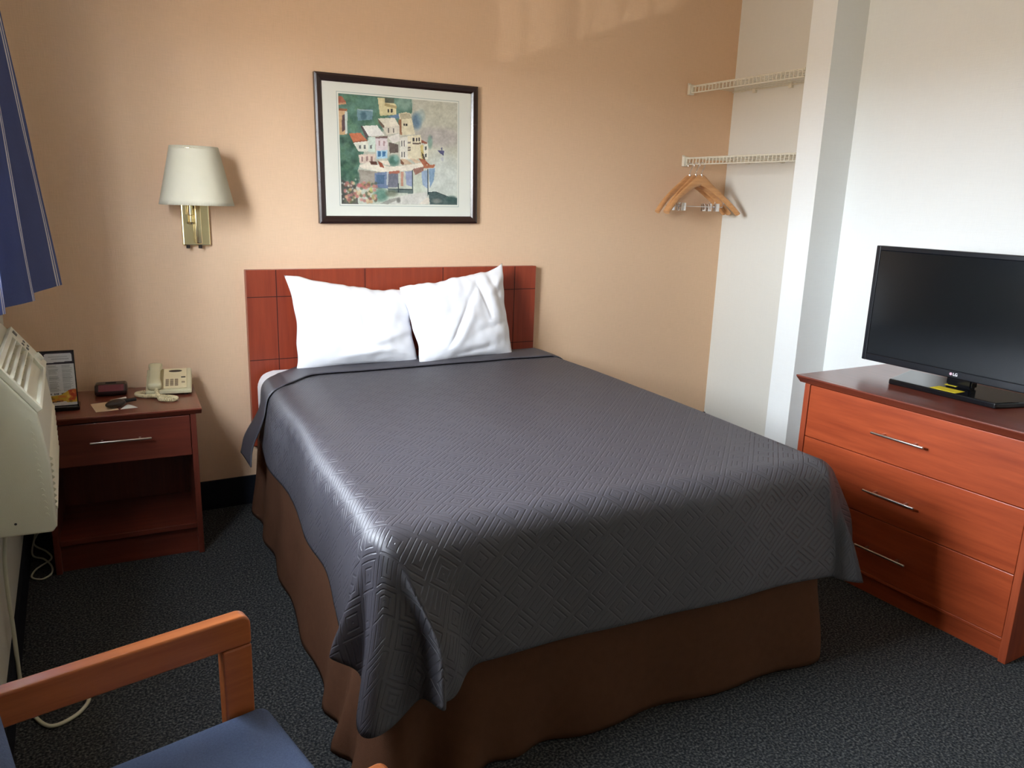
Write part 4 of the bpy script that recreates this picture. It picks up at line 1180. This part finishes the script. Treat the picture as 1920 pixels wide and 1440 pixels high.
def menu_card():
    t = thing('menu_stand', 'upright menu card in a black stand at the left of the nightstand', 'menu stand', (-0.205, -0.318, ZN), R(-2))
    w = 0.155
    ob('base', bx(-w / 2, w / 2, -0.035, 0.045, 0, 0.016), M_blackp, t, bevel=0.003)
    h = 0.215; lean = 0.10
    cv = Canvas(86, 132, (206, 206, 204))
    P = lambda c, *p, al=1.0: cv.poly(p, c, al)
    P((40, 32, 46), (0, 0), (1, 0), (1, .23), (0, .23)); P((212, 212, 214), (.30, .05), (.34, .03), (.94, .03), (.97, .06), (.97, .18), (.30, .20))
    for k, (a, b) in enumerate(((.40, .86), (.46, .90))): P((176, 176, 178), (a, .08 + .045 * k), (b, .08 + .045 * k), (b, .10 + .045 * k), (a, .10 + .045 * k))
    rs = random.Random(3)
    for c0, c1 in ((.05, .30), (.37, .63), (.70, .96)):
        for k in range(30):
            y = .25 + k * .0165; e_ = c1 - rs.uniform(0, .09)
            if rs.random() < .88: P((150, 154, 152), (c0, y), (e_, y), (e_, y + .008), (c0, y + .008))
    for x, k in ((.30, 3), (.47, 3), (.64, 5)):
        for q in range(k): P((30, 30, 30), (x + q * .036, .768), (x + q * .036 + .024, .764), (x + q * .036 + .024, .796), (x + q * .036, .80))
    P((206, 170, 60), (.05, .83), (.62, .80), (.80, .73), (1, .70), (1, .95), (.7, .95), (.1, .96)); P((190, 84, 40), (.80, .72), (.99, .70), (1, .84), (.84, .86), al=.9)
    for k in range(46): cv.blob(rs.uniform(.05, 1), rs.uniform(.83, .93), .05, .025, rs.choice([(198, 156, 40), (226, 196, 90), (120, 96, 30), (206, 120, 50)]), .7)
    for k in range(14): cv.blob(rs.uniform(.80, 1), rs.uniform(.72, .90), .05, .03, rs.choice([(198, 96, 44), (226, 150, 80), (176, 60, 34)]), .7)
    P((216, 208, 206), (.12, .955), (.72, .925), (.80, .96), (.80, 1), (.1, 1)); P((96, 60, 60), (.25, .925), (.66, .905), (.66, .925), (.25, .945))
    cv.grain(6, 1, 5)
    bm = bmesh.new()
    prism(bm, [(-0.010, 0.016), (-0.004, 0.016), (-0.004 + lean * h, h + 0.016), (-0.010 + lean * h, h + 0.016)], 'X', -w / 2 + 0.004, w / 2 - 0.004)
    cd = ob('card_holder', bm, M_blackp, t, bevel=0.001)
    painted('menu_card', cd, (-w / 2 + 0.008, -0.0115 + lean * (h - 0.004), h + 0.012), (w - 0.016, 0, 0), (0, -lean * (h - 0.006), -(h - 0.006)), cv.nu, cv.nv, cv.a, vcol_mat('printed_menu', 0.35))
menu_card()

def slips():
    bm = bmesh.new(); prism(bm, [(-0.092, -0.280), (-0.014, -0.262), (0.004, -0.41), (-0.076, -0.416)], 'Z', ZN, ZN + 0.0008)
    tag(ob('paper_slip', bm, M_paper), 'tan paper slip under the key fob on the nightstand', 'paper')
    bm = bmesh.new(); prism(bm, [(0.010, -0.405), (0.040, -0.330), (0.072, -0.402)], 'Z', ZN + 0.0002, ZN + 0.0012)
    tag(ob('paper_slip', bm, M_paperw), 'small white paper scrap right of the key fob on the nightstand', 'paper')
    t = thing('key_fob', 'black and grey key fob lying on a paper slip on the nightstand', 'key fob', (-0.004, -0.372, ZN + 0.0008), R(30))
    t.scale = (0.95, 0.95, 1.3)
    bm = bmesh.new(); bmesh.ops.create_uvsphere(bm, u_segments=20, v_segments=12, radius=1.0)
    for v in bm.verts: v.co = Vector((v.co.x * 0.045, v.co.y * 0.022, 0.013 + v.co.z * 0.0128))
    ob('fob_body', bm, M_dark, t, smooth=180)
    bm = bmesh.new(); prism(bm, [(0.02, -0.008), (0.085, -0.016), (0.092, 0.002), (0.03, 0.014)], 'Z', 0.010, 0.020); ob('key_blade', bm, M_blackm, t, bevel=0.003)
    bm = bmesh.new(); rbox(bm, -0.012, 0.06, 0.014, 0.022, 0.012, 0.024, 0.003, 2); ob('metal_trim', bm, M_steel, t, smooth=40)
slips()

# ------------------------------------------------------------------ armchair
def armchair():
    # local x: forward (seat front), y: across; origin under the seat centre
    ang = R(10.8)
    ex, ey = Vector((math.cos(ang), math.sin(ang))), Vector((-math.sin(ang), math.cos(ang)))
    fr = Vector((0.140, -2.192))            # far arm, front outer edge
    W, D = 0.592, 0.475
    o = fr - ex * (D / 2) - ey * (W / 2)
    t = thing('armchair', 'wooden armchair with blue upholstered seat in the near left corner', 'chair', (o.x, o.y, 0), ang)
    th = 0.034; bw = 0.066; H = 0.655
    xf, xb = D / 2, -D / 2
    for s in (1, -1):
        ya, yb = sorted((s * W / 2, s * (W / 2 - th)))
        # a flat loop: arm rail and front leg share a rounded corner
        r = 0.022; arc = [(xf - r + r * math.sin(R(a)), H - r + r * math.cos(R(a))) for a in range(0, 91, 15)]
        bm = bmesh.new(); prism(bm, [(xb, H - bw), (xb, H)] + arc + [(xf, H - bw)], 'Y', ya, yb)
        ob('arm', bm, M_chairw, t, bevel=0.005, bseg=3)
        bm = bmesh.new(); box(bm, xf - 0.060, xf, ya, yb, 0, H - bw - 0.0005); ob('leg', bm, M_chairw, t, bevel=0.005, bseg=3)
        bm = bmesh.new(); box(bm, xb, xb + 0.045, ya, yb, 0, H - bw - 0.0005); ob('leg', bm, M_chairw, t, bevel=0.005, bseg=3)
    for x in (xf - 0.06, xb + 0.01): ob('cross_rail', bx(x, x + 0.025, -W / 2 + th, W / 2 - th, 0.29, 0.354), M_chairw, t, bevel=0.003)
    bm = bmesh.new(); rbox(bm, xb + 0.056, xf + 0.022, -W / 2 + th + 0.004, W / 2 - th - 0.004, 0.355, 0.447, 0.026, 5)
    for v in bm.verts:
        if v.co.z > 0.43: v.co.z += 0.012 * (1 - (v.co.x / 0.3) ** 2) * (1 - (v.co.y / 0.3) ** 2)
    ob('seat', bm, M_blue, t, smooth=180)
    bm = bmesh.new(); rbox(bm, -0.024, 0.024, -W / 2 + th + 0.004, W / 2 - th - 0.004, 0, 0.37, 0.020, 5)
    rot = Matrix.Translation((xb + 0.018, 0, 0.44)) @ Matrix.Rotation(R(-3), 4, 'Y')
    bmesh.ops.transform(bm, matrix=rot, verts=bm.verts[:])
    ob('backrest', bm, M_blue, t, smooth=180)
armchair()

# ------------------------------------------------------------------ cords
def cords():
    bm = bmesh.new()
    p = catmull([(XL + 0.030, -1.18, 0.530), (XL + 0.016, -1.20, 0.40), (XL + 0.018, -1.22, 0.2), (XL + 0.022, -1.25, 0.03), (-0.325, -1.345, 0.007), (-0.275, -1.445, 0.007), (-0.21, -1.425, 0.007), (-0.176, -1.362, 0.007), (-0.20, -1.318, 0.007), (-0.26, -1.29, 0.007), (XL + 0.03, -1.20, 0.007)], 10)
    tube(bm, p, 0.0058, 8)
    tag(ob('power_cord', bm, M_cord, smooth=60), 'thick white power cord looping on the carpet behind the armchair', 'cord')
    bm = bmesh.new()
    p = catmull([(-0.300, -0.06, 0.16), (-0.315, -0.12, 0.09), (-0.345, -0.20, 0.05), (-0.300, -0.26, 0.03), (-0.285, -0.30, 0.012), (-0.335, -0.36, 0.006), (-0.349, -0.43, 0.006), (-0.315, -0.465, 0.006), (-0.284, -0.43, 0.006), (-0.283, -0.36, 0.006), (-0.31, -0.29, 0.012), (-0.35, -0.25, 0.02), (-0.345, -0.16, 0.05), (-0.315, -0.06, 0.13)], 10)
    tube(bm, p, 0.0036, 8)
    tag(ob('power_cord', bm, M_cord, smooth=60), 'thin white cord tangled on the floor beside the nightstand', 'cord')
cords()
